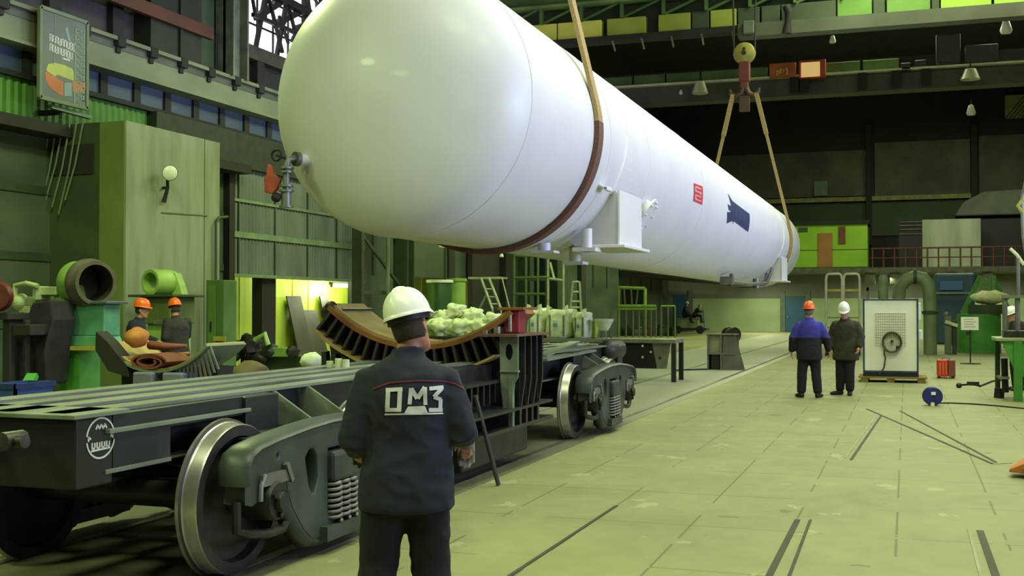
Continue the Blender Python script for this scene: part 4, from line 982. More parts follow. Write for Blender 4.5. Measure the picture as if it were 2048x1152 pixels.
# ---- two men by the white cabinet
pl = at(1619, 795, z=0); a0 = math.atan2(-(pl.x), pl.y)
person('person in a blue and black jacket and orange helmet, back turned, by the white cabinet', (pl.x, pl.y, 0), a0+.05,
    dict(head=(0, .02, 1.62), hrot=(.05, 0, -.15), elL=(-.30, -.03, 1.12), wrL=(-.325, .03, .86), elR=(.30, -.02, 1.12), wrR=(.36, .08, .88), knL=(-.13, .02, .5), anL=(-.15, -.02, .09), knR=(.12, .02, .5), anR=(.15, -.02, .09), toeL=(-.22, .15, .03), toeR=(.22, .15, .03), shL=(-.19, 0, 1.365), shR=(.19, 0, 1.365), hem=.22, split=1.13),
    dict(jacket=M['bluecloth'], jacket_low=M['navydark'], trousers=M['navydark'], hair=mat('grey hair', '#7d7468', '#625a50', rough=.9)), hgt=1.75, vox=.016, helm=M['hiviz'], jk=1.08)
pr = at(1692, 790, z=0)
person('person in a dark brown coat and white helmet, looking down, close to the white cabinet', (pr.x, pr.y, 0), a0+pi-.25,
    dict(head=(.01, .10, 1.60), neck=(0, .04, 1.45), hrot=(-.45, 0, .15), elL=(-.28, -.02, 1.12), wrL=(-.27, .10, .92), elR=(.28, -.02, 1.12), wrR=(.26, .12, .90), shL=(-.19, 0, 1.365), shR=(.19, 0, 1.365), knL=(-.08, .04, .5), knR=(.10, .0, .5), anL=(-.08, .02, .09), anR=(.12, -.04, .09), toeL=(-.12, .22, .03), toeR=(.24, .10, .03), hem=.26),
    dict(jacket=M['coat'], trousers=M['navydark']), hgt=1.76, vox=.016, helm=M['whiteplastic'], jk=1.14)
# ---- workers among the machines on the wall side
pa = at(273, 594, y=16.6)
person('person in dark overalls and orange helmet, seen side-on behind the leather rolls', (pa.x, pa.y, 0), -pi/2+.35,
    dict(head=(0, .09, 1.60), neck=(0, .05, 1.44), hrot=(-.1, 0, .1), elL=(-.24, .05, 1.14), wrL=(-.18, .3, 1.08), elR=(.24, .02, 1.12), wrR=(.2, .27, 1.0)), dict(jacket=M['navy'], trousers=M['navydark']), hgt=1.80, vox=.016, helm=M['hiviz'], jk=1.02)
pb = at(355, 590, y=17.6)
person('person in dark clothes and orange helmet, half hidden behind the pale pedestal', (pb.x, pb.y, 0), pi/2-.5,
    dict(head=(0, .1, 1.60), neck=(0, .06, 1.44), hrot=(-.2, 0, 0), elR=(.24, .1, 1.14), wrR=(.15, .34, 1.1)), dict(jacket=M['charcoal'], trousers=M['charcoal']), hgt=1.82, vox=.016, helm=M['hiviz'])
# ---- two people sitting on the small cart by the back wall
YS = 74.0
ps = at(1369, 605, y=YS); ZS = ps.z-1.34
sit = dict(pel=(0, 0, .52), chest=(0, .05, .86), neck=(0, .09, 1.04), head=(0, .13, 1.21), shL=(-.185, .05, .97), shR=(.185, .05, .97), elL=(-.24, .1, .72), wrL=(-.15, .34, .68), elR=(.24, .1, .72), wrR=(.15, .34, .68),
           hipL=(-.09, .03, .50), hipR=(.09, .03, .50), knL=(-.27, .42, .50), knR=(.27, .42, .50), anL=(-.29, .46, .12), anR=(.29, .46, .12), toeL=(-.3, .66, .05), toeR=(.3, .66, .05), hem=.05)
ZS = max(ZS, .3)
person('person in navy clothes and white helmet sitting on the small cart by the back wall', (ps.x, YS, ZS), -pi/2+.1, dict(sit, hrot=(0, 0, 0)), dict(jacket=M['navy'], trousers=M['navydark']), hgt=1.78, vox=.03, helm=M['whiteplastic'])
ps2 = at(1389, 612, y=YS)
s2 = dict(sit); s2.update(chest=(0, .16, .82), neck=(0, .26, .97), head=(0, .34, 1.1), shL=(-.185, .2, .92), shR=(.185, .2, .92), hrot=(-.5, 0, 0), elL=(-.22, .36, .72), elR=(.22, .36, .72), wrL=(-.1, .52, .78), wrR=(.1, .52, .78))
person('person bent forward without a helmet on the small cart by the back wall', (ps2.x, YS, ZS), -pi/2+.1, s2, dict(jacket=M['navydark'], trousers=M['navy']), hgt=1.74, vox=.03)
# ================================================================== MACHINES AND FITTINGS, WALL SIDE
def lump(mb, c, r, seed, amp=.18, n=14, m=9, M_=None):
    k0 = len(mb.v); mb.ball(c, r, n, m, M_); rnd = random.Random(seed); o3 = Vector((rnd.uniform(0, 50), rnd.uniform(0, 50), rnd.uniform(0, 50))); c = Vector(c)
    for i in range(k0, len(mb.v)):
        p = mb.v[i]-c; q = p.normalized() if p.length > 1e-6 else Vector()
        f = mnoise.noise(q*1.6+o3)+.7*(1-2.4*abs(mnoise.noise(q*2.6+o3)))
        mb.v[i] = c+p*(1+amp*(f-.2))
    return mb
tow = thing('equipment_tower', 'tall pale green box tower against the left wall, streaked face towards the aisle', 'tower', (-15.1, 20.1, 0))
tx, ty0, ty1, tz = -14.2, 18.5, 21.7, 5.3
MB().span(XW, tx-.05, ty0+.05, ty1, 0, tz-.05).build('core', M['darkgreen'], tow)
o = MB().span(tx-.05, tx, ty0, ty1-.6, 0, tz).span(tx-.05, tx-.01, ty1-.56, ty1, 0, tz).build('front_panel', mat('streaked pale green panel', '#868f7b', '#63704f', rough=.6, scale=1.3, stretch=(1, 2.2, .35), detail=8, lo=.4, hi=.75), tow)
MB().span(tx-.06, tx-.01, ty1-.6, ty1-.56, 0, tz).build('panel_gap', M['charcoal'], tow)
MB().span(tx-.62, tx-.05, ty0, ty0+.05, 0, tz).build('lit_corner_strip', mat('lit corner strip green', '#68783f', '#566634', rough=.6, scale=1.), tow)  # lighter green paints the light on this edge of the side
MB().span(XW, tx-.62, ty0+.01, ty0+.05, 0, tz).build('side_panel', mat('tower side green', '#3f4c2f', '#2c3621', rough=.7, scale=.9, detail=8), tow)
a, b = at(92, 352, y=ty0), at(188, 287, y=ty0); MB().span(a.x, b.x, ty0-.02, ty0+.01, a.z, b.z).build('side_opening', M['charcoal'], tow)
m = MB()
for k in range(7):
    p, q = at(88+13*k, 245, y=ty0-.1), at(52+13*k, 400+14*(k % 3), y=ty0-.1); m.tube([p, lerp(p, q, .5)+V(.03, 0, -.05), q], .018, 6)
m.build('hanging_cable', M['greygreen'], tow, smooth='auto')
m = MB(); p = at(428, 435, x=tx); m.tube([(tx+.05, p.y+.45, p.z+.05), (tx+.05, p.y+.1, p.z), (tx+.05, p.y, p.z-.12), (tx+.05, p.y+.02, .9)], .03, 8)
m.build('conduit', M['darkgreen'], tow, smooth='auto')
m = MB(); p, q = at(322, 425, x=tx), at(415, 431, x=tx); m.bar((tx+.01, p.y, p.z), (tx+.01, q.y, q.z), .02, .02); m.build('panel_seam', M['greygreen'], tow)
fl_ = thing('flood_lamp', 'small white wall lamp on a dark arm, on the pale green tower face', 'lamp', at(340, 346, x=tx+.3))
p = at(340, 346, x=tx+.3); m = MB().lathe([(.01, .05), (.1, .04), (.15, 0), (.14, -.02), (.01, -.02)], p, (.8, -.6, -.2), 20).build('reflector', M['white'], fl_, smooth='auto')
MB().lathe([(.02, -.2), (.09, -.14), (.15, -.02), (.16, 0), (.15, .0), (.1, -.1)], p, (.8, -.6, -.2), 20).build('housing', M['darkiron'], fl_, smooth='auto')
q = at(324, 405, x=tx+.02); MB().tube([p+V(-.1, .05, -.05), (tx+.12, q.y+.05, q.z+.3), (tx+.06, q.y, q.z)], [.03, .035, .05]).cyl((tx, q.y+.05, q.z+.3), (tx+.14, q.y+.05, q.z+.3), .03).build('arm', M['charcoal'], fl_, smooth='auto')

# poster on the wall
pz = [at(85, 17, x=XW+.75), at(183, 45, x=XW+.75), at(166, 217, x=XW+.75), at(76, 192, x=XW+.75)]
y0_, y1_ = (pz[0].y+pz[3].y)/2, (pz[1].y+pz[2].y)/2; z0_, z1_ = (pz[2].z+pz[3].z)/2, (pz[0].z+pz[1].z)/2
po = thing('poster', 'framed dark poster of a yellow and orange drum, hung on the runway beam', 'poster', (XW+.75, y0_, z0_))
xq = XW+.75; W_, H_ = y1_-y0_, z1_-z0_
MB().span(xq-.04, xq, y0_, y1_, z0_, z1_).build('board', mat('poster slate', '#4b5258', '#41484d', rough=.4, scale=2), po)
f = MB()
for a in ((y0_-.03, y0_+.04, z0_, z1_), (y1_-.04, y1_+.03, z0_, z1_), (y0_, y1_, z0_-.03, z0_+.04), (y0_, y1_, z1_-.04, z1_+.03)): f.span(xq-.05, xq+.02, *a)
f.build('poster_frame', M['greygreen'], po)
MB().span(XW+.45, xq-.04, y0_+.3, y0_+.4, 6.7, 7.1).span(XW+.45, xq-.04, y1_-.4, y1_-.3, 6.7, 7.1).build('bracket', M['charcoal'], po)
def pq(mb, pts, o_=.004): mb.prism([(y0_+W_*a, z1_-H_*b) for a, b in pts], 'x', xq, xq+o_)
t = MB()
for r_, (xs) in enumerate((((.2, .3), (.33, .42), (.45, .53), (.56, .65), (.68, .74)), ((.2, .27), (.30, .42), (.45, .56), (.59, .70)))):
    pass
def st_(a, b, w=.026): t.bar((xq+.004, y0_+W_*a[0], z1_-H_*a[1]), (xq+.004, y0_+W_*b[0], z1_-H_*b[1]), w, .004, (1, 0, 0))
rt_ = random.Random(11)
for r_ in range(2):
    for k in range(9 if r_ == 0 else 8):
        a = .19+.061*k; b = a+.042; u = .275+.105*r_+.03*k/9; d = u+.075
        st_((a, u), (a, d)); st_((b, u), (b, d))
        if rt_.random() < .6: st_((a, u), (b, u))
        if rt_.random() < .6: st_((a, (u+d)/2), (b, (u+d)/2))
        if rt_.random() < .5: st_((a, d), (b, d))
pq(t, [(.46, .49), (.62, .49), (.62, .51), (.46, .51)])
t.build('poster_text', mat('poster white', '#b4b7b0', rough=.5), po)
t = MB(); pq(t, [(.13, .66), (.16, .61), (.3, .575), (.5, .57), (.66, .585), (.7, .62), (.7, .72), (.5, .71), (.35, .70), (.30, .73), (.13, .69)]); t.build('poster_drum', mat('poster yellow', '#a9ad55', '#979b48', rough=.5), po)
t = MB(); pq(t, [(.10, .70), (.30, .73), (.48, .77), (.48, .92), (.40, .92), (.2, .87), (.11, .80)]); pq(t, [(.66, .73), (.97, .70), (.96, .78), (.85, .84), (.68, .84)]); t.build('poster_flame', mat('poster orange', '#b0602f', '#9e5428', rough=.5), po)
t = MB(); pq(t, [(.5, .77), (.66, .745), (.66, .9), (.5, .92)]); pq(t, [(.5, .16), (.56, .12), (.64, .30), (.58, .28)]); t.build('poster_figure', mat('poster pale blue', '#70858a', rough=.5), po)
t = MB()
def pl_(a, b, w=.018): t.bar((xq+.004, y0_+W_*a[0], z1_-H_*a[1]), (xq+.004, y0_+W_*b[0], z1_-H_*b[1]), w, .004, (1, 0, 0))
pl_((.74, .1), (.72, 1), .035); pl_((.93, .1), (.91, 1), .035)
for k in range(12): pl_((.74, .1+.075*k), (.92, .175+.075*k)); pl_((.92, .1+.075*k), (.74, .175+.075*k))
pl_((.30, .02), (.27, .6), .012)
t.build('poster_tower', mat('poster grey green', '#6f8374', rough=.5), po)

sl = thing('strip_lamp', 'unlit pale strip lamp on the wall right under the framed poster', 'lamp', at(100, 215, x=XW+.6)); p_, q_ = at(100, 213, x=XW+.6), at(180, 235, x=XW+.6)
MB().bar(p_, q_, .1, .07).build('lamp_tray', mat('strip lamp pale', '#5d6d5d', '#4d5c4e', rough=.4), sl); MB().span(XW, XW+.6, p_.y+.3, p_.y+.36, p_.z-.1, p_.z+.0).build('bracket', M['charcoal'], sl)
# sliding gate above the lamp-lit recess
gt = thing('sliding_gate', 'grey green corrugated gate panel raised above the bright lit recess', 'gate', (XW+.1, 28.4, 2.55))
g = corrugated(MB(), XW+.12, 24.9, 32.0, 2.52, 5.6, .16, .035); g.build('corrugated_sheet', mat('gate sheet', '#6b7672', '#525e57', rough=.55, scale=.8, stretch=(1, 1.5, .6), detail=7), gt, solid=.015)
m = MB().span(XW+.05, XW+.2, 24.8, 32.1, 3.45, 3.6); m.span(XW+.05, XW+.2, 24.8, 32.1, 4.35, 4.42).span(XW+.05, XW+.2, 24.8, 32.1, 2.46, 2.54)
m.build('rail', mat('gate rail green', '#788a6c', '#63755a', rough=.5), gt)
m = MB()
for k in range(5): m.span(XW+.1, XW+.19, 25+1.75*k, 25.05+1.75*k, 2.5, 5.6)
m.build('stiffener', M['darkgreen'], gt)
MB().span(XW+.02, XW+.18, 24.6, 24.85, 2.3, 5.8).build('gate_post', M['charcoal'], gt)
a, b = at(524, 600, x=XW), at(551, 600, x=XW); struct(MB().span(XW-.3, XW, a.y, b.y, 0, 2.6).build('pillar_6', M['black']))
for i, (u0, u1, v0, lab) in enumerate(((585, 613, 592, 'narrow dark board standing in for a shadow on the bright recess wall, nearest the black post'), (612, 644, 620, 'wide low dark board standing in for a shadow on the bright recess wall'), (651, 666, 592, 'narrow dark board standing in for a shadow on the bright recess wall, nearest the lamp'))):
    a, b = at(u0, v0, x=XW-1.7), at(u1, v0, x=XW-1.7); o = MB().add([(XW-1.9, a.y, a.z), (XW-1.9, b.y, b.z), (XW-1.4, b.y, 0), (XW-1.4, a.y, 0), (XW-1.94, a.y, a.z), (XW-1.94, b.y, b.z), (XW-1.44, b.y, 0), (XW-1.44, a.y, 0)], [(0, 1, 2, 3), (7, 6, 5, 4), (0, 4, 5, 1), (1, 5, 6, 2), (2, 6, 7, 3), (3, 7, 4, 0)]).build('shadow_board', mat('shadow board dark', '#262d20', '#1d2318', rough=.7))
    tag(o, lab, 'board', 'boards standing in for shadows on the recess wall')  # dark boards take the place of shadows on the recess wall
p0, p1 = at(665, 571, x=XW-.4), at(704, 571, x=XW-.4)
ft = thing('tube_lamp', 'glowing white fluorescent tube at the right of the bright recess', 'lamp', p0)
MB().cyl((p0.x, p0.y, p0.z), (p0.x, p1.y, p0.z), .05, 12).build('tube', emit('lamp tube glow', '#fff4ff', 9.), ft, smooth='auto')
MB().span(p0.x-.1, p0.x-.05, p0.y-.05, p1.y+.05, p0.z+.02, p0.z+.12).span(p0.x-.05, p0.x+.02, p0.y-.06, p0.y, p0.z-.05, p0.z+.1).span(p0.x-.05, p0.x+.02, p1.y, p1.y+.06, p0.z-.05, p0.z+.1).build('fitting', M['greygreen'], ft)
pw = at(648, 580, x=XW-2); l = bpy.data.lights.new('work_lamp', 'POINT'); l.energy = 150; l.color = (1, 1, .72); l.shadow_soft_size = .12; lo_ = bpy.data.objects.new('work_lamp', l); COL.objects.link(lo_); lo_.location = (XW-1.55, pw.y, pw.z)

# lattice column, wall columns further down
def lattice(name, x, y0, y1, z0, z1, m, w=.16):
    s = MB(); s.span(x-w, x+w, y0-w/2, y0+w/2, z0, z1).span(x-w, x+w, y1-w, y1+w, z0, z1)
    zz = z0; k = 0
    while zz < z1-.5:
        s.bar((x, y0, zz+.1), (x, y1, min(zz+1.75, z1)), .07, .09) if k % 2 == 0 else s.bar((x, y1, zz+.1), (x, y0, min(zz+1.75, z1)), .07, .09)
        s.span(x-.1, x+.1, y0, y1, zz+1.78, zz+1.9); zz += 1.9; k += 1
    return struct(s.build(name, m))
ya, yb = at(716, 560, x=XW+1.0).y, at(803, 560, x=XW+1.0).y
lattice('pillar_7', XW+1.0, ya, yb, .3, 6.6, mat('lattice dark green', '#333c26', '#252c1c', rough=.6, scale=2))
s = MB(); ibeam(s, XW+1.0, at(808, 560, x=XW+1).y, 0, 6.6, .55, .5, .06); struct(s.build('pillar_8', M['darkgreen']))
m = MB().cyl((XW+1.2, at(776, 560, x=XW+1.2).y, 1.5), (XW+1.2, at(776, 560, x=XW+1.2).y, 6.5), .06, 8); o = m.build('drain_pipe', M['greygreen'], smooth='auto'); tag(o, 'thin pale pipe running up beside the dark lattice column', 'pipe')
dk = mat('dark bay structure', '#272b1d', '#1b1e14', rough=.7, scale=1.)
for i, (u0, u1, x) in enumerate(((898, 910, XW+.1), (945, 1012, XW+.3), (1163, 1172, XW+2))):
    a, b = at(u0, 560, x=x), at(u1, 560, x=x); struct(MB().span(x-.2, x, a.y, b.y, 0 if u0 > 940 else 2.7, 5.2).build('pillar_%d' % (9+i), dk))
a, b = at(1172, 560, y=66), at(1191, 560, y=66); struct(MB().span(a.x, b.x, 66, 66.6, 0, 5).build('pillar_12', mat('pale blue column', '#7e8a9a', '#6d7988', rough=.6, scale=.8)))
for i, (u0, u1) in enumerate(((1012, 1030), (1060, 1068), (1090, 1100), (1115, 1125))):
    a, b = at(u0, 560, x=XW+.5), at(u1, 560, x=XW+.5); struct(MB().span(XW, XW+.5, a.y, b.y, 0, 5.2).build('pillar_%d' % (13+i), M['darkgreen'] if i % 2 else M['charcoal']))
# green vertical tanks by the wall
for (u0, u1, v0, m_, lab) in ((857, 902, 560, mat('tank dark green', '#2f5a2e', '#254925', rough=.4, scale=1), 'dark green upright vessel against the left wall'), (897, 930, 557, M['palegreen'], 'pale green upright vessel beside the dark green one')):
    y_ = 37.5 if u0 < 880 else 38.9; a, b, c = at(u0, v0, y=y_), at(u1, v0, y=y_), at((u0+u1)/2, 640, y=y_); r = (b.x-a.x)/2
    t = thing('upright_vessel', lab, 'vessel', (c.x, y_, 0))
    MB().lathe([(r*.55, .0), (r*.6, .5), (r*.8, .9), (r, 1.4), (r, a.z-.05), (r*.96, a.z), (.02, a.z+.02)], (c.x, y_, 0), (0, 0, 1), 28).build('shell', m_, t, smooth='auto')
    MB().lathe([(r+.02, a.z-.1), (r+.05, a.z-.1), (r+.05, a.z), (r+.0, a.z)], (c.x, y_, 0), (0, 0, 1), 28, cap=False, close=True).build('rim', M['whiteplastic'] if m_ is not M['palegreen'] else M['palegreen'], t, smooth='auto')
# teal machine with the big ring
mx, my = at(165, 650, y=15).x, 15.0
tm = thing('boring_machine', 'teal and green machine pedestal carrying a wide dark cast ring', 'machine', (mx, my, 0))
def zr(v, y=15.0, u=165): return at(u, v, y=y).z
def xr_(u, y=15.0, v=650): return at(u, v, y=y).x
MB().span(xr_(108), xr_(208), my, my+.4, zr(672), zr(608)).build('body', M['teal'], tm, bevel=.02)
MB().span(xr_(92), xr_(222), my-.1, my+.42, zr(608), zr(602)).build('top_plate', mat('slate plate', '#5a6470', '#495159', rough=.4, scale=3), tm, bevel=.01)
MB().prism([(xr_(112), zr(692)), (xr_(214), zr(692)), (xr_(206), zr(672)), (xr_(118), zr(672))], 'y', my-.05, my+.42).build('lower_skirt', M['teal'], tm, bevel=.01)
MB().span(xr_(138), xr_(212), my-.15, my+.3, zr(700), zr(692)).build('yellow_bar', M['yellow'], tm)
MB().span(xr_(117), xr_(132), my+.02, my+.7, 0, zr(692)).span(xr_(130), xr_(160), my, my+.5, 0, zr(690)).build('leg', M['green'], tm, bevel=.02)
MB().span(xr_(95), xr_(128), my-.02, my+.2, zr(668), zr(612)).build('green_side', M['green'], tm, bevel=.02)
cx_, cz_ = xr_(163), zr(566); r = .40
MB().lathe([(.29, .0), (.37, .0), (.39, .03), (.39, .12), (.36, .16), (.35, .30), (.29, .30)], (cx_, my+.12, cz_), (1, -.42, 0), 40, cap=False, close=True).build('cast_ring', mat('dark cast ring', '#5a534a', '#423d37', rough=.6, scale=4, bump=.2), tm, smooth='auto'); MB().lathe([(.292, .28), (.292, -.2), (.01, -.22), (.01, -.2), (.285, -.18), (.285, .28)], (cx_, my+.12, cz_), (1, -.42, 0), 32, cap=False, close=True).build('bore', M['darkiron'], tm, smooth='auto')
MB().lathe([(.30, .0), (.35, .0), (.36, -.3), (.31, -.38), (.05, -.4), (.05, -.36), (.29, -.28)], (cx_, my+.12, cz_), (1, -.42, 0), 36, cap=False, close=True).build('drum', M['palegreen'], tm, smooth='auto')
MB().prism([(xr_(103), zr(604)), (xr_(150), zr(604)), (xr_(146), zr(570)), (xr_(120), zr(560))], 'y', my+.0, my+.5).build('drum_saddle', M['palegreen'], tm, bevel=.02)
m = MB(); m.tube([V(xr_(28, 14.8), 14.8, zr(600, 14.8)), V(xr_(30, 14.8), 14.8, zr(570, 14.8)), V(xr_(52, 14.8), 14.8, zr(566, 14.8)), V(xr_(75, 14.8), 14.8, zr(572, 14.8))], .045)
m.span(xr_(45), xr_(88), 14.9, 15.3, zr(612), zr(593)).span(xr_(80), xr_(120), 14.9, 15.2, zr(590), zr(573)).span(xr_(82), xr_(90), 14.8, 15.1, zr(600), zr(572)).ball((xr_(50), 14.9, zr(604)), .14).span(xr_(50), xr_(72), 14.85, 15.1, zr(628), zr(612))
m.build('feed_arm', mat('pale machine enamel', '#a9b78a', '#8d9b6e', rough=.5, scale=3), tm, bevel=.012)
c = MB(); c.prism([(xr_(78, 14.5), zr(604, 14.5)), (xr_(110, 14.5), zr(600, 14.5)), (xr_(118, 14.5), zr(640, 14.5)), (xr_(110, 14.5), zr(700, 14.5)), (xr_(104, 14.5), zr(770, 14.5)), (xr_(78, 14.5), zr(772, 14.5)), (xr_(45, 14.5), zr(745, 14.5)), (xr_(55, 14.5), zr(690, 14.5)), (xr_(64, 14.5), zr(640, 14.5))], 'y', 14.35, 14.85)
for i, v in enumerate(c.v): v.y += .05*math.sin(v.x*14+v.z*3)
o = c.build('hanging_cloth', mat('dark hanging cloth', '#23242b', '#17181c', rough=.95, scale=4, bump=.5), bevel=.03); tag(o, 'dark work cloth draped over the teal machine', 'cloth')
m = MB().bar(at(66, 750, y=14.0), at(22, 825, y=13.4), .16, .08).bar(at(10, 790, y=14), at(80, 770, y=14), .1, .05)
o = m.build('inclined_strut', M['green']); tag(o, 'green inclined strut under the dark cloth', 'strut')
m = MB().span(xr_(5, 14), xr_(20, 14), 14, 14.3, 0, zr(625, 14)).span(xr_(-15, 14), xr_(26, 14), 13.9, 14.4, zr(640, 14), zr(626, 14)).span(xr_(36, 14), xr_(42, 14), 14.1, 14.2, 0.2, zr(640, 14)).span(xr_(26, 14), xr_(60, 14), 14, 14.4, zr(672, 14), zr(650, 14))
rw = thing('drill_stand', 'dark machine stand with a red handwheel at the left edge', 'machine', (xr_(10, 14), 14.2, 0))
m.build('stand', M['charcoal'], rw, bevel=.01)
cc = V(xr_(4, 14), 13.9, zr(592, 14)); MB().lathe([(.02, -.1), (.2, -.1), (.24, 0), (.2, .1), (.02, .1)], cc, (.5, -1, 0), 24).build('red_cover', mat('dark red cover', '#5f1e18', '#451410', rough=.5, scale=4), rw, smooth='auto')
MB().lathe([(.01, .1), (.05, .1), (.05, .14), (.01, .14)], cc, (.5, -1, 0), 12).build('hub', M['gloss'], rw, smooth='auto')
a = at(-20, 812, y=11.0), at(31, 768, y=11.0)
bb = thing('blue_bin', 'blue metal bin at the far left behind the wagon', 'bin', (a[1].x-.3, 11.2, 0))
bw = MB(); X0, X1, ZB, ZT = a[0].x, a[1].x, 0, a[1].z
bw.span(X0, X1, 11.0, 11.03, ZB, ZT).span(X0, X1, 11.6, 11.63, ZB, ZT).span(X0, X0+.03, 11, 11.6, ZB, ZT).span(X1-.03, X1, 11, 11.6, ZB, ZT).span(X0, X1, 11, 11.6, ZB, .05)
bw.build('bin_body', mat('bin blue', '#2d4a86', '#233b6e', rough=.5, scale=3), bb); MB().span(X0-.03, X1+.03, 10.97, 11.0, ZT-.06, ZT).span(X1, X1+.03, 10.97, 11.66, ZT-.06, ZT).build('bin_rim', M['blue'], bb)
# second pedestal with a small ring
sy = 18.2; X_ = lambda u: at(u, 600, y=sy).x; Z_ = lambda v: at(310, v, y=sy).z
pd = thing('ring_pedestal', 'olive pedestal carrying a small pale open ring, behind the two helmeted workers', 'machine', (X_(308), sy, 0))
MB().span(X_(278), X_(340), sy, sy+.8, Z_(648), Z_(594)).build('pedestal_head', mat('olive paint', '#55622f', '#455026', rough=.6, scale=2), pd, bevel=.02)
MB().span(X_(262), X_(352), sy-.1, sy+.9, Z_(594), Z_(589)).build('top_plate', M['darkgreen'], pd, bevel=.01)
MB().span(X_(288), X_(332), sy+.1, sy+.8, 0, Z_(648)).build('column', M['palegreen'], pd, bevel=.02)
cc = V(X_(303), sy-.05, Z_(565)); MB().lathe([(.19, 0), (.245, 0), (.25, .02), (.25, .5), (.23, .55), (.19, .5)], cc, (.25, 1, 0), 32, cap=False, close=True).build('ring', M['palegreen'], pd, smooth='auto')
MB().prism([(X_(290), Z_(589)), (X_(312), Z_(589)), (X_(305), Z_(580)), (X_(297), Z_(580))], 'y', sy, sy+.4).prism([(X_(312), Z_(589)), (X_(345), Z_(589)), (X_(340), Z_(570)), (X_(330), Z_(545)), (X_(315), Z_(545))], 'y', sy+.3, sy+.5).build('ring_saddle', M['palegreen'], pd, bevel=.01)
MB().bar((X_(352), sy-.3, Z_(640)), (X_(362), sy-.3, Z_(700)), .05, .05).span(X_(334), X_(356), sy-.4, sy-.2, Z_(648), Z_(640)).build('lever', M['steel'], pd)
# spare cradle with leather rolls
KY = 14.4; KX = at(312, 700, y=KY).x; Zk = lambda v: at(312, v, y=KY).z
sc_ = thing('spare_cradle', 'spare curved cradle on white blocks beside the wagon, holding leather rolls', 'cradle', (KX, KY, 0))
zb0, zb1 = Zk(741), Zk(688); hw = (at(415, 690, y=KY).x-at(212, 690, y=KY).x)/2; sg = zb1-zb0; kr = (hw*hw+sg*sg)/(2*sg)
def karc(mb, r0, r1, y0, y1, f=1.):
    A_ = math.asin(hw/kr)*f; R = []
    for i in range(25):
        a = -A_+2*A_*i/24; q_ = lambda r, y: V(KX+r*math.sin(a), y, zb0+kr-r*math.cos(a)); R.append([q_(r0, y0), q_(r0, y1), q_(r1, y1), q_(r1, y0)])
    return mb.rings(R)
karc(MB(), kr-.03, kr, KY, KY+1.0).build('liner', M['liner'], sc_, smooth='auto')
karc(MB(), kr, kr+.035, KY-.05, KY+1.0).build('arc_plate', M['greygreen'], sc_, smooth='auto')
g = MB()
for i in range(11):
    a = .05+.085*i*.9 if i else 0; a = math.asin(hw/kr)*(.35+.65*i/10); p = V(KX+(kr+.03)*math.sin(a), KY+.02, zb0+kr-(kr+.03)*math.cos(a)); g.bar(p, p+V(.02*i-.05, 0, -.34), .03, .03)
g.build('rib', M['steel'], sc_)
MB().span(KX-hw*.9, KX+hw, KY+.25, KY+.8, .3, zb0+.05).build('cradle_base', M['charcoal'], sc_)
e = MB(); e.prism([(KX-hw-.14, zb1+.18), (KX-hw+.06, zb1+.03), (KX-hw*.55, zb0+.08), (KX-hw*.5, zb0-.1), (KX-hw*.9, zb0-.02), (KX-hw-.15, zb1-.1)], 'y', KY-.06, KY+.2).build('end_plate', M['charcoal'], sc_)
for u0, u1, lab in ((266, 306, 'left'), (325, 366, 'right')):
    o = MB().span(at(u0, 760, y=KY-.1).x, at(u1, 760, y=KY-.1).x, KY-.12, KY+.4, .3, Zk(744)).build('support_block', mat('support block grey', '#77788c', '#66677a', rough=.7), sc_, bevel=.03)
tb = thing('low_bench', 'low dark work stand carrying the spare cradle', 'stand', (KX, KY+.3, 0)); bt = MB().span(KX-hw-.1, KX+hw+.2, KY-.3, KY+.9, .22, .3); bt.build('stand_top', M['darkiron'], tb)
for sx in (-1, 1):
    for dy in (-.2, .75): MB().span(KX+sx*hw*.9-.05, KX+sx*hw*.9+.05, KY+dy-.05, KY+dy+.05, 0, .22).build('leg', M['darkiron'], tb)
m = MB(); a, b = at(262, 672, y=KY+.2), at(300, 682, y=KY+.2)
lump(m, lerp(a, b, .3)+V(0, 0, .0), (.17, .2, .15), 3, .12); o = m.build('leather_roll', M['leather'], smooth=True); tag(o, 'round tan leather bundle lying on the spare cradle', 'leather roll')
m = MB(); p, q = at(300, 690, y=KY+.5), at(372, 692, y=KY+.6); m.limb([p, lerp(p, q, .5)+V(0, 0, -.02), q], [(.09, .07), (.08, .06), (.06, .03)], 14, (0, 1, 0)); o = m.build('leather_roll', M['leatherred'], smooth=True); tag(o, 'long thin red brown leather roll behind the folded one on the spare cradle', 'leather roll')
m = MB(); c = at(320, 717, y=KY+.25); R = []
for i in range(40):
    t = i/39*4.2*pi; rr = .33*(1-.62*i/39); R.append((c.x+rr*math.cos(t), c.z-.04+.36*rr*math.sin(t)))
for w0, w1 in ((KY-.05, KY+.55),):
    pts = R; ring = []
    for i, (px, pz_) in enumerate(pts):
        d = V(pts[min(i+1, 39)][0]-pts[max(i-1, 0)][0], 0, pts[min(i+1, 39)][1]-pts[max(i-1, 0)][1]).normalized(); n_ = V(-d.z, 0, d.x)*.016
        ring.append([V(px, w0, pz_)-n_, V(px, w1, pz_)-n_, V(px, w1, pz_)+n_, V(px, w0, pz_)+n_])
    m.rings(ring)
o = m.build('leather_roll', M['leatherred'], smooth='auto'); tag(o, 'wide flattened red brown leather roll, spiral end facing out, on the spare cradle', 'leather roll')
o = karc(MB(), kr-.065, kr-.035, KY+.05, KY+.9, .45)
for v in o.v: v.x -= hw*.52; v.z += sg*.26
o = o.build('leather_sheet', M['leather'], smooth='auto'); tag(o, 'flat tan leather sheet spread on the left side of the spare cradle', 'leather sheet')
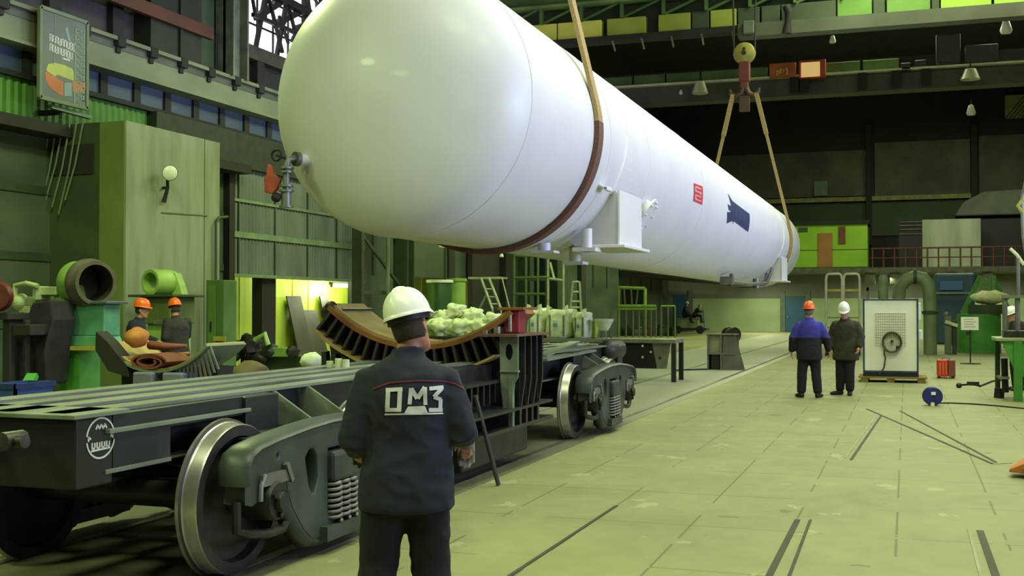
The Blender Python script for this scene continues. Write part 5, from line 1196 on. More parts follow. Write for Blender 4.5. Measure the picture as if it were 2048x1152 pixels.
# green cabinet and low machinery by the recess
gy = 20.6; a, b = at(412, 560, y=gy), at(474, 560, y=gy+.5)
cb = thing('control_cabinet', 'tall green electric cabinet standing between the pale tower and the bright recess', 'cabinet', (b.x-.4, gy, 0))
MB().span(a.x, b.x, gy, gy+.5, 0, a.z).build('cabinet_body', mat('cabinet green', '#4c6b30', '#3a5425', rough=.6, scale=1.2), cb, bevel=.02)
MB().span(a.x+.06, b.x-.18, gy-.025, gy, .3, a.z-.12).build('cabinet_door', mat('cabinet door green', '#56782f', '#436026', rough=.55, scale=1.2), cb, bevel=.01)
MB().span(a.x+.2, a.x+.5, gy-.035, gy-.02, 1.0, 1.1).build('name_plate', M['yellow'], cb); MB().span(b.x-.3, b.x-.27, gy-.06, gy-.02, 1.2, 1.4).build('handle', M['charcoal'], cb)
bd_ = thing('machine_bed', 'low green machine bed with oily fittings in front of the bright recess', 'machine', (-12.6, 21.8, 0)); by = 22.3
MB().span(at(480, 700, y=by).x, at(640, 700, y=by).x, by, by+.8, 0, at(560, 712, y=by).z).build('bed', M['darkgreen'], bd_, bevel=.03)
for u, v, s in ((462, 700, .3), (500, 690, .28), (540, 702, .2), (585, 704, .16), (520, 715, .2)):
    p = at(u, v, y=by-.2); lump(MB(), p, (s, s*.8, s*.8), int(u), .3, 14, 10).build('fitting', M['darkiron'], bd_, smooth='auto')
MB().span(at(520, 700, y=by-.3).x, at(576, 700, y=by-.3).x, by-.3, by, at(540, 712, y=by).z, at(540, 694, y=by).z).build('gear_case', mat('gear case green', '#7c9b4e', '#66833e', rough=.5, scale=2), bd_, bevel=.02)
m = MB().tube([at(510, 680, y=by-.4), at(530, 668, y=by-.4), at(536, 690, y=by-.4)], .06); m.build('handle', M['palegreen'], bd_, smooth='auto')
o = lump(MB(), at(622, 722, y=15.5), (.17, .16, .12), 9, .25).build('rag_bundle', M['sack'], smooth=True); tag(o, 'white rag bundle lying behind the wagon frame, left of the cradle', 'rag bundle')
for u, lab in ((640, 'first'),):
    pass
# junk on the floor just behind the wagon
pp_ = at(503, 742, y=13.6); o = lump(MB(), (pp_.x, 13.6, pp_.z-.02), (.24, .2, .14), 21, .3).build('scrap_heap', mat('rusty scrap', '#5b5a38', '#6a4930', rough=.8, scale=9), smooth=True); tag(o, 'small rusty scrap lump resting behind the wagon frame', 'scrap')
sup = MB().span(pp_.x-.3, pp_.x+.3, 13.4, 13.8, 0, pp_.z-.13).build('wooden_crate', M['darkiron'], bevel=.01); tag(sup, 'low dark crate under the rusty scrap lump', 'crate')
sup = MB().span(at(600, 722, y=15.5).x, at(650, 722, y=15.5).x, 15.2, 15.9, 0, at(622, 736, y=15.5).z).build('wooden_crate', M['charcoal'], bevel=.01); tag(sup, 'low dark crate under the white rag bundle', 'crate')

# steel table on the track with sacks
TY = 25.8; zt_ = at(1350, 679, y=TY).z; x1 = at(1351, 680, y=TY).x; x0 = at(862, 680, y=TY).x
tbl = thing('steel_table', 'long bare steel table across the track behind the wagon', 'table', (x1-2, TY, 0))
MB().span(x0, x1, TY, TY+1.0, zt_-.09, zt_).build('table_top', mat('table steel', '#83857c', '#6a6c63', rough=.4, metal=.3, scale=3), tbl, bevel=.008)
for x, y in ((x1-.05, TY+.05), (x1-.05, TY+.95), (x0+.05, TY+.05), (x0+.05, TY+.95)): MB().span(x-.05, x+.05, y-.05, y+.05, 0, zt_-.09).build('leg', M['charcoal'], tbl)
a, b = at(1178, 735, y=TY+.1), at(1341, 684, y=TY+.1)
hol = [[(a.x+(b.x-a.x)*fx+.03*math.cos(k*pi/4), a.z+(b.z-a.z)*fz+.03*math.sin(k*pi/4)) for k in range(8)] for fx, fz in ((.66, .84), (.76, .62), (.66, .42), (.87, .40))]
MB().plate([(a.x, a.z), (b.x-.32, a.z), (b.x-.45, b.z), (a.x, b.z)], hol, 'y', TY+.12, .02).build('apron_plate', mat('apron black', '#0a0a09', rough=.8), tbl)
MB().prism([(b.x-.33, a.z), (b.x-.1, a.z), (b.x, b.z), (b.x-.46, b.z)], 'y', TY+.14, TY+.16).build('side_plate', M['steel'], tbl)
def bigsack(u0, u1, v0, v1, y, lab, seed):
    a, b = at(u0, v1, y=y), at(u1, v0, y=y); t = thing('big_sack', lab, 'sack', ((a.x+b.x)/2, y+.4, zt_))
    rnd = random.Random(seed); m = MB(); R = []; W = (b.x-a.x)/2; cx = (a.x+b.x)/2; H = b.z-zt_-.005
    for i, f in enumerate((.96, 1.03, 1.05, 1.02, .97, 1.0, .8)):
        z = zt_+.005+H*(0, .12, .35, .6, .8, .92, .97)[i]; ring = []
        for j in range(28):
            th = 2*pi*j/28; c, s = math.cos(th), math.sin(th); k = 1+.04*math.sin(5*th+seed+i)+rnd.uniform(-.02, .02)
            ring.append(V(cx+W*f*k*math.copysign(abs(c)**.5, c), y+.45+.38*f*k*math.copysign(abs(s)**.5, s), z+rnd.uniform(-.03, .03)*(i > 3)))
        R.append(ring)
    m.rings(R); m.build('bag', M['sack'], t, smooth=True)
    for sx in (-1, 1): l = MB(); l.tube([V(cx+sx*W*.8, y+.1, zt_+H*.8), V(cx+sx*W*.7, y+.12, zt_+H*1.12), V(cx+sx*W*.5, y+.15, zt_+H*1.02)], [(.05, .015)]*3, 8); l.build('loop_handle', M['sack'], t, smooth='auto')
    st = MB()
    for sx in (-.55, .55): st.span(cx+sx*W-.02, cx+sx*W+.02, y+.045, y+.06, zt_+.05, zt_+H*.8)
    st.build('seam', M['greygreen'], t)
    pr_ = MB(); pr_.span(cx-W*.3, cx+W*.1, y+.035, y+.05, zt_+H*.3, zt_+H*.62); p_ = pr_.build('printed_patch', mat('sack pale print', '#b7c3c0', rough=.8), t)
    q = MB()
    for k in range(5): q.span(cx-W*(.26-.07*k), cx-W*(.22-.07*k), y+.025, y+.036, zt_+H*(.38+.02*(k % 2)), zt_+H*.52)
    q.build('print_marks', mat('sack blue print', '#6d8a94', rough=.8), p_)
    return t
bigsack(1050, 1081, 616, 671, TY, 'narrow white bulk sack on the steel table, next to the red cradle block', 1)
bigsack(1087, 1137, 618, 671, TY, 'wide white bulk sack with bluish print, middle of the steel table', 2)
bigsack(1143, 1170, 624, 671, TY, 'slim white bulk sack at the right of the sack group on the steel table', 3)
rnd = random.Random(4); k = 0
sup = MB().span(at(845, 690, y=24.6).x, at(1005, 690, y=24.6).x, 24.2, 25.4, 0, at(930, 672, y=24.6).z).build('pallet_stack', M['charcoal'], bevel=.01); tag(sup, 'dark pallet stack under the crumpled white sacks behind the cradle', 'pallet stack'); zsup = at(930, 672, y=24.6).z
names = ['lowest left', 'lower middle', 'lower right', 'upper left', 'top', 'upper right', 'far right', 'small leftmost', 'small front']
for (u, v, s) in ((885, 655, .28), (925, 658, .3), (965, 655, .28), (890, 634, .24), (910, 622, .22), (945, 632, .24), (985, 640, .2), (868, 650, .18), (947, 668, .2)):
    p = at(u, v, y=24.6+.25*(v < 640)); p.z = max(p.z, zsup+.1)
    o = lump(MB(), p, (s, s*.8, s*.72), 30+k, .42, 26, 18).build('crumpled_sack', M['sack'], smooth=True)
    tag(o, 'crumpled white sack in the heap seen over the cradle, the %s one' % names[k], 'sack', 'crumpled white sacks heaped behind the cradle'); k += 1
p = at(954, 618, y=24.9); 
# bowl-shaped hopper and yellow box at the far end of the table
a = at(1208, 655, y=TY+.4); hp_ = thing('hopper', 'small pale hopper standing on the steel table right of the sacks', 'hopper', (a.x, TY+.4, zt_))
h0 = at(1208, 638, y=TY+.4).z; MB().lathe([(.1, zt_+.18), (.19, h0-.1), (.24, h0), (.22, h0), (.17, h0-.1), (.08, zt_+.2)], (a.x, TY+.4, 0), (0, 0, 1), 20, cap=False, close=True).build('funnel', M['sack'], hp_, smooth='auto')
f = MB()
for k in range(4): c, s = math.cos(k*pi/2+.6), math.sin(k*pi/2+.6); f.bar((a.x+.12*c, TY+.4+.12*s, zt_+.2), (a.x+.18*c, TY+.4+.18*s, zt_), .03, .03)
f.build('frame', M['steel'], hp_)
o = MB().span(*bk(1176, 642, 1197, 670, TY+.9, .3)[:4], zt_, at(1180, 642, y=TY+.4).z).build('yellow_box', M['yellowgreen'], bevel=.01); tag(o, 'yellow green box on the steel table between the sacks and the hopper', 'box')

# step ladder platform, ladders, scaffold
al = mat('pale aluminium', '#aab596', '#8f9a7c', rough=.4, metal=.4, scale=4)
def tubes(mb, segs, y, r=.03, dy=0):
    for (u0, v0, u1, v1) in segs: mb.cyl(at(u0, v0, y=y), at(u1, v1, y=y+dy), r, 8)
    return mb
yl = 27.2; st = thing('step_ladder', 'aluminium step ladder platform standing behind the white sack heap', 'ladder', at(985, 640, y=yl))
tubes(MB(), ((978, 556, 1002, 618), (962, 556, 985, 618)), yl, .035).build('stile', al, st, smooth='auto')
tubes(MB(), ((985, 578, 969, 578), (990, 594, 974, 594), (997, 608, 980, 608)), yl, .02).build('rung', al, st, smooth='auto')
a, b = at(936, 554, y=yl), at(1002, 557, y=yl); MB().span(a.x, b.x, yl, yl+.5, a.z-.05, a.z).build('platform', al, st)
g = tubes(MB(), ((1004, 556, 1020, 620),), yl, .02); tubes(g, ((975, 585, 955, 625),), yl, .025, .3)
for (u0, v0) in ((1020, 620), (1002, 618), (985, 618), (955, 625)): p = at(u0, v0, y=yl); g.cyl(p, (p.x, p.y, 0), .025, 8)
g.build('brace', al, st, smooth='auto')
yl = 34; ld = thing('leaning_ladder', 'narrow pale ladder standing behind the sacks near the blue grey column', 'ladder', at(1152, 630, y=yl))
g = MB()
for (u0, u1) in ((1146, 1138), (1159, 1163)): p, q = at(u0, 563, y=yl), at(u1, 640, y=yl); d = (q-p); q2 = p+d*((p.z)/(p.z-q.z)); g.cyl(p, q2, .04, 8)
g.build('stile', al, ld, smooth='auto')
tubes(MB(), ((1146, 564, 1159, 564), (1142, 603, 1161, 603), (1141, 615, 1162, 615), (1144, 584, 1160, 584)), yl, .03).build('rung', al, ld, smooth='auto')
ysf = 40; sf = thing('scaffold', 'green tube scaffold with a pale end frame below the hanging tank', 'scaffold', at(1060, 640, y=ysf))
sg_ = mat('scaffold green', '#4f6a3a', '#3f562e', rough=.5, scale=3)
g = MB()
for u in (1028, 1052, 1076):
    p = at(u, 512, y=ysf); g.cyl(p, (p.x, ysf, 0), .05, 8)
tubes(g, ((1028, 512, 1100, 512), (1028, 556, 1100, 554), (1028, 588, 1090, 588)), ysf, .05); g.build('tube_frame', sg_, sf, smooth='auto')
g = MB()
for u, u2 in ((1096, 1096), (1127, 1127)):
    p = at(u, 510, y=ysf); q = at(u2, 560, y=ysf); g.cyl(p, q, .05, 8); g.cyl(q, (q.x, ysf, 0), .05, 8)
tubes(g, ((1098, 557, 1127, 561), (1100, 525, 1108, 557)), ysf, .05); g.build('end_frame', al, sf, smooth='auto')
MB().span(at(1026, 556, y=ysf).x, at(1100, 556, y=ysf).x, ysf, ysf+1.2, at(1060, 557, y=ysf).z-.06, at(1060, 557, y=ysf).z).build('deck', sg_, sf)
# cage, railing and stored bits by the far corner
yf = 66; cg = thing('window_cage', 'pale green framed cage with bars, above the far railing', 'cage', at(1265, 640, y=yf))
g = tubes(MB(), ((1238, 575, 1290, 577), (1238, 575, 1236, 612), (1290, 577, 1290, 612), (1236, 612, 1292, 612)), yf, .1); 
for u in (1237, 1290): p = at(u, 612, y=yf); g.cyl(p, (p.x, yf, 0), .09, 8)
g.build('frame', sg_ if False else M['palegreen'], cg, smooth='auto')
tubes(MB(), ((1248, 576, 1250, 611), (1262, 576, 1264, 611), (1276, 577, 1272, 611)), yf, .06).build('bar', M['greygreen'], cg, smooth='auto')
a, b = at(1244, 611, y=yf+.3), at(1286, 577, y=yf+.3); MB().span(a.x, b.x, yf+.3, yf+.34, a.z, b.z).build('dark_back', M['black'], cg)
rl = thing('guard_railing', 'long green railing along the far left floor before the seated people', 'railing', at(1300, 650, y=64))
g = tubes(MB(), ((1236, 612, 1312, 612), (1236, 618, 1312, 618)), 64, .07); tubes(g, ((1322, 612, 1350, 612),), 64, .05)
g.build('top_rail', M['palegreen'], rl, smooth='auto')
g = MB()
for u in (1236, 1252, 1266, 1278, 1290, 1302, 1312, 1322, 1336, 1350): p = at(u, 612, y=64); g.cyl(p, (p.x, 64, 0), .05, 6)
g.build('baluster', M['greygreen'], rl, smooth='auto')
for i, (u, v, w, c, lab) in enumerate(((1256, 650, 17, 'darkgreen', 'dark green lump of stored fittings at the left end of the far railing'), (1277, 652, 17, 'steel', 'grey stored machine part behind the middle of the far railing'), (1296, 648, 18, 'strapbrown', 'brown stored machine part behind the far railing'), (1322, 650, 20, 'darkgreen', 'dark green stored part behind the railing, nearest the seated people'), (1345, 650, 16, 'darkiron', 'black stored part just left of the small cart'))):
    p = at(u, v, y=67); r = w/2*67/F_PX; m = MB().box((p.x, 67, r*.8+.0), (r*2, r*1.4, r*1.6), rz=.3*i); lump(m, (p.x, 67, r*1.9), (r*.7, r*.6, r*.5), i, .3, 10, 7)
    o = m.build('stored_part', M[c], bevel=.06); tag(o, lab, 'machine part')
# small cart that the two people sit on
ct = thing('small_cart', 'small pale cart by the back wall carrying two seated people', 'cart', (ps.x, YS, 0))
cw_ = .95
MB().span(ps.x-.5, ps.x+1.0, YS-.13, YS+.13, ZS+.24, ZS+.34).span(ps.x-.5, ps.x+.9, YS-.11, YS+.11, .35, ZS+.24).build('seat_box', mat('cart pale paint', '#8b9a6a', '#75845a', rough=.6, scale=2), ct, bevel=.04)
MB().span(ps.x-.6, ps.x+1.5, YS-.5, YS+.5, .22, .35).build('chassis', M['charcoal'], ct)
for dx in (-.35, 1.1): MB().cyl((ps.x+dx, YS-.62, .26), (ps.x+dx, YS-.5, .26), .26, 20).build('cart_wheel', M['black'], ct, smooth='auto')
MB().tube([(ps.x+1.35, YS-.3, .3), (ps.x+1.3, YS-.3, ZS+.8), (ps.x+1.15, YS-.3, ZS+.85)], .04).build('steering_post', M['steel'], ct, smooth='auto')
# drum and angle bracket on the floor
yd_ = 56; a, b = at(1447, 672, y=yd_), at(1478, 636, y=yd_); rr = (b.x-a.x)/2; c = V((a.x+b.x)/2, yd_, rr)
dr = thing('cable_drum', 'dark upright cable drum standing on the far floor', 'drum', (c.x, c.y, 0))
MB().lathe([(rr*.2, -.3), (rr*.97, -.3), (rr, -.25), (rr*.97, -.2), (rr*.6, -.2), (rr*.6, .2), (rr*.97, .2), (rr, .25), (rr*.97, .3), (rr*.2, .3)], c, (.7, -.7, 0), 32).build('flanged_spool', M['darkiron'], dr, smooth='auto')
MB().lathe([(rr*.62, -.19), (rr*.85, -.17), (rr*.85, .17), (rr*.62, .19)], c, (.7, -.7, 0), 32, cap=False, close=True).build('wound_cable', mat('wound cable', '#3a3d38', '#282a26', rough=.7, scale=20, bump=.4), dr, smooth='auto')
yb2 = 31.3; A0 = at(1414, 740, y=yb2); A1 = at(1470, 740, y=yb2); ztp = at(1440, 668, y=yb2).z; zmd = at(1440, 708, y=yb2).z
an = thing('angle_bracket', 'tall grey welded angle bracket standing on the track floor', 'bracket', ((A0.x+A1.x)/2, yb2, 0))
MB().span(A0.x, A0.x+.04, yb2, yb2+.8, 0, ztp).span((A0.x+A1.x)/2-.02, (A0.x+A1.x)/2+.02, yb2-.02, yb2+.7, 0, ztp).span(A0.x, A1.x, yb2+.75, yb2+.8, 0, ztp).span(A0.x-.02, A1.x, yb2-.02, yb2+.8, ztp-.03, ztp).span(A0.x, A1.x, yb2, yb2+.75, zmd-.02, zmd+.02).build('web_plate', mat('bracket grey steel', '#77766c', '#5e5d55', rough=.5, scale=3, metal=.3), an, bevel=.005)
MB().span(A0.x+.04, A1.x-.02, yb2+.1, yb2+.12, zmd, ztp-.04).build('light_panel', mat('bracket pale plate', '#94937e', '#7d7c69', rough=.5, scale=2), an)
MB().span(A0.x+.1, (A0.x+A1.x)/2-.06, yb2+.08, yb2+.1, 0, zmd-.03).build('dark_panel', M['black'], an)
E1 = at(1490, 742, y=yb2)
MB().prism([(A1.x-.38, 0), (E1.x, 0), (A1.x+.02, ztp-.06), (A1.x-.3, ztp-.06)], 'y', yb2+.02, yb2+.05).build('gusset', mat('gusset steel', '#5f5d58', '#4e4c48', rough=.5, scale=3), an)
o = MB().bar(at(1352, 742, z=0)+V(0, 0, .02), at(1414, 740, z=0)+V(0, 0, .02), .06, .04); o = o.build('floor_cable', M['charcoal']); tag(o, 'thin dark bar lying on the floor between the table leg and the angle bracket', 'bar')
# bar leaning on the wagon beside the man
p, q = at(997, 972, z=.0), at(954, 790, x=WX+1.04)
o = MB().cyl((p.x, p.y, .01), q+V(0, -.05, 0), .022, 12).build('steel_bar', mat('dark bar steel', '#4a4c4a', '#383a38', rough=.4, metal=.5, scale=6), smooth='auto'); tag(o, 'straight dark steel bar leaning on the wagon, right of the man in front', 'bar')
# ================================================================== AISLE SIDE
yc_ = 27.4; X = lambda u, y=yc_: at(u, 690, y=y).x; Z = lambda v, y=yc_: at(1780, v, y=y).z
x0, x1, z0, z1 = X(1726), X(1837), Z(748), Z(597)
cb = thing('white_cabinet', 'white sheet metal cabinet with blue frame and hose coil, standing on a pallet', 'cabinet', ((x0+x1)/2, yc_, 0))
MB().span(x0+.035, x1-.035, yc_-.01, yc_+.03, z0+.07, z1-.035).build('front_panel', M['white'], cb, bevel=.006)
MB().span(x0+.05, x1-.05, yc_+.03, yc_+.95, z0+.08, z1-.05).build('casing', M['white'], cb)
f = MB()
for x in (x0, x1-.07):
    for y in (yc_, yc_+.93): f.span(x, x+(.035 if x == x0 else .07), y-.03, y+.07, z0, z1) if x == x0 else f.span(x+.035, x+.07, y-.03, y+.07, z0, z1)
for z in (z0+.02, z1-.05):
    f.span(x0, x1, yc_-.03, yc_+.04, z+.01, z+.04); f.span(x0, x0+.07, yc_, yc_+.95, z, z+.05); f.span(x1-.07, x1, yc_, yc_+.95, z, z+.05)
f.build('blue_frame', M['blue'], cb, bevel=.006)
MB().span(x0, x1, yc_-.02, yc_+.95, z0-.06, z0+.07).build('plinth', M['black'], cb)
a, b = X(1750), X(1812); za_, zb2 = Z(690), Z(626); gr_ = MB()
for i in range(15): gr_.span(a+(b-a)*i/14-.006, a+(b-a)*i/14+.006, yc_-.022, yc_-.01, za_, zb2)
for i in range(13): gr_.span(a, b, yc_-.025, yc_-.012, za_+(zb2-za_)*i/12-.005, za_+(zb2-za_)*i/12+.005)
MB().span(a, b, yc_-.014, yc_-.008, za_, zb2).build('grille_back', mat('grille shade', '#c3c4b0', '#b6b7a2', rough=.5), cb)
gr_.build('grille', M['white'], cb)
c = V(X(1784), yc_-.07, Z(684)); hs = MB()
for k in range(6):
    hs.tube([c+V((.20+.008*(k % 3))*math.cos(t*pi/12)*.95, -.02*k+.03, (.22+.008*(k % 2))*math.sin(t*pi/12)) for t in range(24)], .017, 8, close=True)
hs.tube([c+V(-.14, -.04, -.1), c+V(-.17, -.03, -.25), V(X(1771), yc_-.05, Z(715)), V(X(1768), yc_-.05, Z(735)), V(X(1759), yc_-.05, Z(748))], .016, 8)
o = hs.build('hose_coil', mat('dark green hose', '#47522c', '#363f22', rough=.6, scale=10), cb, smooth='auto')
MB().span(X(1795)-.03, X(1795)+.05, yc_-.12, yc_, Z(700), Z(692)).cyl(c+V(0, .05, .02), c+V(0, -.13, .02), .03).build('hose_hook', M['black'], cb)
MB().span(x1, x1+.09, yc_+.1, yc_+.4, Z(680), Z(660)).build('socket_box', M['white'], cb, bevel=.02); MB().span(x1, x1+.05, yc_+.15, yc_+.35, Z(640), Z(605)).build('side_box', M['white'], cb, bevel=.02)
pa_ = thing('pallet', 'wooden pallet under the white cabinet', 'pallet', ((x0+x1)/2, yc_, 0))
MB().span(x0-.1, x1+.18, yc_-.12, yc_+1.0, z0-.1, z0-.06).build('deck_board', mat('pallet wood', '#8f7b3d', '#75642f', rough=.8, scale=6, stretch=(.4, 2, 1)), pa_)
for x in (x0-.05, (x0+x1)/2-.08, x1-.02): 
    for y in (yc_-.1, yc_+.4, yc_+.85): MB().span(x, x+.16, y, y+.14, .0, z0-.1).build('block', mat('pallet block wood', '#8f7b3d', '#75642f', rough=.8, scale=6), pa_)
for u, v, w, y_, lab in ((1003, 512, 9, 33, 'tiny white lamp under the hanging tank, above the step ladder'), (886, 491, 18, 30, 'small pale lamp close under the near end of the hanging tank')):
    p = at(u, v, y=y_); r = w/2*p.y*1.08/F_PX; t = thing('small_lamp', lab, 'lamp', p); MB().lathe([(.02, r*1.2), (r*.6, r*.9), (r, -r*.2), (r*.8, -r*.5), (.01, -r*.5)], p, (0, 0, 1), 16).build('globe', M['white'], t, smooth='auto'); MB().cyl(p+Vector((0, 0, r)), p+Vector((0, 0, r+2.4)), .015, 6).build('stem', M['charcoal'], t)
# rolling steps with white tube rails behind the two men
yr = 42.; wt = mat('white tube', '#b4b9a6', '#9ea392', rough=.4, scale=4)
rs = thing('rolling_steps', 'white tube handrails of rolling steps seen above the two standing men', 'steps', at(1686, 660, y=yr))
for (u0, u1) in ((1652, 1684), (1687, 1719)):
    p, q, e, g = at(u0, 558, y=yr), at(u0+6, 548, y=yr), at(u1-6, 548, y=yr), at(u1, 558, y=yr)
    MB().tube([(p.x, yr, .3), p, lerp(p, q, .5)+V(-.02, 0, .05), q, e, lerp(e, g, .5)+V(.02, 0, .05), g, (g.x, yr, .3)], .045, 8).build('hoop_rail', wt, rs, smooth='auto')
a, b = at(1652, 583, y=yr), at(1719, 578, y=yr); MB().span(a.x, b.x, yr-.03, yr+.03, a.z, b.z).build('cross_band', M['yellow'], rs)
s = MB()
for i in range(4): s.span(a.x, b.x, yr+.2*i-.4, yr+.2*i-.15, .3+.35*i-.04, .3+.35*i)
s.span(a.x, a.x+.06, yr-.5, yr+.5, .2, .3).span(b.x-.06, b.x, yr-.5, yr+.5, .2, .3); s.build('tread', M['steel'], rs)
for dx in (a.x+.03, b.x-.03):
    for dy in (-.45, .45): MB().cyl((dx-.03, yr+dy, .11), (dx+.03, yr+dy, .11), .11, 14).build('caster', M['black'], rs, smooth='auto')
# extraction ducts
yv = 44.; dg = mat('duct grey green', '#7c8b6a', '#677557', rough=.5, scale=2)
dd = thing('extraction_duct', 'thick grey green duct arching down behind the white cabinet', 'duct', at(1830, 660, y=yv))
r = 12*yv/F_PX
P = [at(1797, 600, y=yv), at(1800, 575, y=yv), at(1812, 560, y=yv), at(1830, 553, y=yv), at(1846, 556, y=yv), at(1856, 568, y=yv), at(1859, 590, y=yv), at(1860, 625, y=yv)]
P = [V(P[0].x, yv, .0)] + P + [V(P[-1].x, yv, .0)]
MB().tube(P, r, 16, (0, 1, 0)).build('duct_pipe', dg, dd, smooth='auto')
m = MB()
for p in (P[4], P[-2]): m.lathe([(r+.01, -.06), (r+.05, -.05), (r+.05, .05), (r+.01, .06)], p, (1, 0, 0) if p is P[4] else (0, 0, 1), 20, cap=False, close=True)
m.build('clamp_ring', M['darkgreen'], dd, smooth='auto')
dd = thing('exhaust_stub', 'short thick upright duct beside the arching one, behind the cabinet', 'duct', at(1766, 660, y=yv-1)); p = at(1766, 552, y=yv-1)
MB().tube([(p.x, yv-1, 0), (p.x, yv-1, p.z-.25), (p.x+.02, yv-1, p.z-.05), (p.x+.02, yv-1, p.z+.05)], [r*.75, r*.75, r*.7, r*.45], 16).build('duct_pipe', dg, dd, smooth='auto')
MB().span(at(1732, 578, y=yv-1).x, p.x, yv-1.1, yv-.9, at(1732, 579, y=yv-1).z-.05, at(1732, 575, y=yv-1).z).span(at(1733, 578, y=yv-1).x, at(1733, 578, y=yv-1).x+.08, yv-1.1, yv-.9, 0, at(1732, 575, y=yv-1).z).build('support_arm', M['greygreen'], dd)
# balcony cabin, screens and openings along the back wall
YB2 = 76.0
ca = thing('cabin', 'bright yellow green cabin with an orange door on the balcony', 'cabin', at(1660, 530, y=YB2)); z_s = zs+.01
a, b = at(1588, 530, y=YB2), at(1735, 448, y=YB2); lim = mat('cabin lime paint', '#86b41f', '#78a51b', rough=.5, scale=.7)
MB().span(a.x-2, b.x, YB2, YB2+3, z_s, b.z).build('wall_panel', lim, ca)
MB().span(a.x-2, b.x+.1, YB2-.15, YB2+3, b.z, b.z+.25).build('roof_edge', M['charcoal'], ca); MB().span(a.x-2, b.x, YB2-.1, YB2, z_s, z_s+.12).span(a.x-2, b.x, YB2-.02, YB2, at(1660, 499, y=YB2).z-.04, at(1660, 499, y=YB2).z).build('base_strip', M['darkgreen'], ca)
p = bk(1636, 466, 1665, 530, YB2-.01, .08); MB().span(p[0], p[1], p[2], p[3], z_s, p[5]).build('cabin_door', mat('cabin door orange', '#9a6a2c', '#86592a', rough=.5, scale=1), ca, bevel=.02)
p = bk(1677, 453, 1691, 488, YB2-.01, .06); MB().span(*p).build('notice_board', mat('notice board maroon', '#6b3a24', '#5a2f1e', rough=.6), ca); p = bk(1597, 455, 1615, 464, YB2-.01, .06); MB().span(*p).build('sign_plate', M['darkgreen'], ca)
p = bk(1845, 437, 1961, 535, YB2-.3, .1); o = MB().span(p[0], p[1], p[2], p[3], z_s, p[5]).build('pale_screen', mat('pale screen sheet', '#9aa48d', '#828c76', rough=.6, scale=.6, stretch=(2.5, 1, .5), detail=7)); tag(o, 'large pale grey sheet screen standing on the balcony', 'screen')
p = bk(1798, 437, 1845, 535, YB2-.2, .1); sh_ = thing('louvre_panel', 'dark louvred panel on the balcony left of the pale screen', 'panel', (p[0], YB2, z_s)); MB().span(p[0], p[1], p[2], p[3], z_s, p[5]).build('panel', M['charcoal'], sh_)
for v in (443, 450, 458, 467): q = bk(1799, v, 1844, v+2, YB2-.32, .05); MB().span(*q).build('slat', M['steel'], sh_)
p = bk(1962, 436, 2046, 535, YB2+1, .1); struct(MB().span(p[0], p[1]+3, p[2], p[3], z_s, p[5]).build('wall_back_opening', M['black']))
rl = thing('balcony_railing', 'thin dark red railing along the balcony edge at the right', 'railing', at(1960, 530, y=74.3)); rr_ = mat('railing dark red', '#5a2c26', '#44201c', rough=.6)
m = MB(); za3 = at(1960, 494, y=74.3).z
for u in range(1745, 2075, 22): x = at(u, 520, y=74.3).x; m.cyl((x, 74.3, zs), (x, 74.3, za3), .05, 6)
m.build('post', rr_, rl); MB().cyl((at(1742, 520, y=74.3).x, 74.3, za3), (XR-.4, 74.3, za3), .05, 6).cyl((at(1742, 520, y=74.3).x, 74.3, (za3+zs)/2), (XR-.4, 74.3, (za3+zs)/2), .035, 6).build('rail', rr_, rl)
a, b = at(1908, 436, y=79), at(2045, 385, y=79); dm_ = MB().prism([(a.x, a.z), (b.x, a.z), (b.x, b.z+.1), (at(1965, 390, y=79).x, b.z), (at(1925, 398, y=79).x, b.z-.6), (at(1914, 415, y=79).x, b.z-1.1)], 'y', 77.5, 79.5)
o = dm_.build('ventilation_hood', mat('hood grey', '#5d6656', '#4a5245', rough=.6, scale=.8), bevel=.1); tag(o, 'large grey ventilation hood above the balcony at the right', 'hood')
p = bk(2010, 188, 2075, 238, YB-.3, .1); vg = thing('vent_grille', 'yellowish lattice grille high on the dark back wall at the right edge', 'grille', (p[0], YB-.3, p[4])); MB().span(*p).build('backing', mat('grille yellow', '#a8a566', '#8f8c54', rough=.6), vg)
m = MB()
for k in range(14): m.bar((p[0]+.25*k, p[2]-.03, p[4]), (min(p[0]+.25*k+1.2, p[1]), p[2]-.03, p[5]), .06, .04)
m.build('lattice', M['charcoal'], vg)
p = bk(1628, 362, 1655, 392, YB-.2, .1); o = MB().span(*p).build('wall_plate', mat('wall plate green', '#5f7458', '#4f6349', rough=.6)); tag(o, 'small pale green plate on the back wall above the lime cabin', 'plate')
# machines in the right middle distance
ym = 52.; bm_ = thing('blue_machine', 'dim blue machine housing under the balcony behind the ducts', 'machine', at(1912, 640, y=ym+6)); p = bk(1868, 548, 1945, 625, ym+6, 2); MB().span(p[0], p[1], p[2], p[3], 0, p[5]).build('housing', mat('machine dim blue', '#28455a', '#1e3546', rough=.5, scale=.8), bm_, bevel=.1)
p = bk(1880, 562, 1925, 580, ym+3.95, .05); MB().span(*p).build('panel', mat('machine blue panel', '#2f5580', rough=.5), bm_); p = bk(1868, 584, 1950, 588, ym+3.9, .1); MB().span(*p).build('ledge', M['greygreen'], bm_)
af = thing('a_frame_press', 'green A shaped press frame standing on the round green table', 'press', at(1970, 640, y=ym)); g = MB()
A_, B_ = at(1962, 552, y=ym), at(1985, 552, y=ym); g.bar(A_, at(1928, 622, y=ym), .25, .2).bar(B_, at(2013, 612, y=ym), .25, .2); zt2 = at(1970, 695, y=ym)
for q in (at(1928, 622, y=ym), at(2013, 612, y=ym)): g.span(q.x-.12, q.x+.12, ym-.12, ym+.12, 0, q.z+.05)
g.build('slanted_leg', M['green'], af)
g = MB()
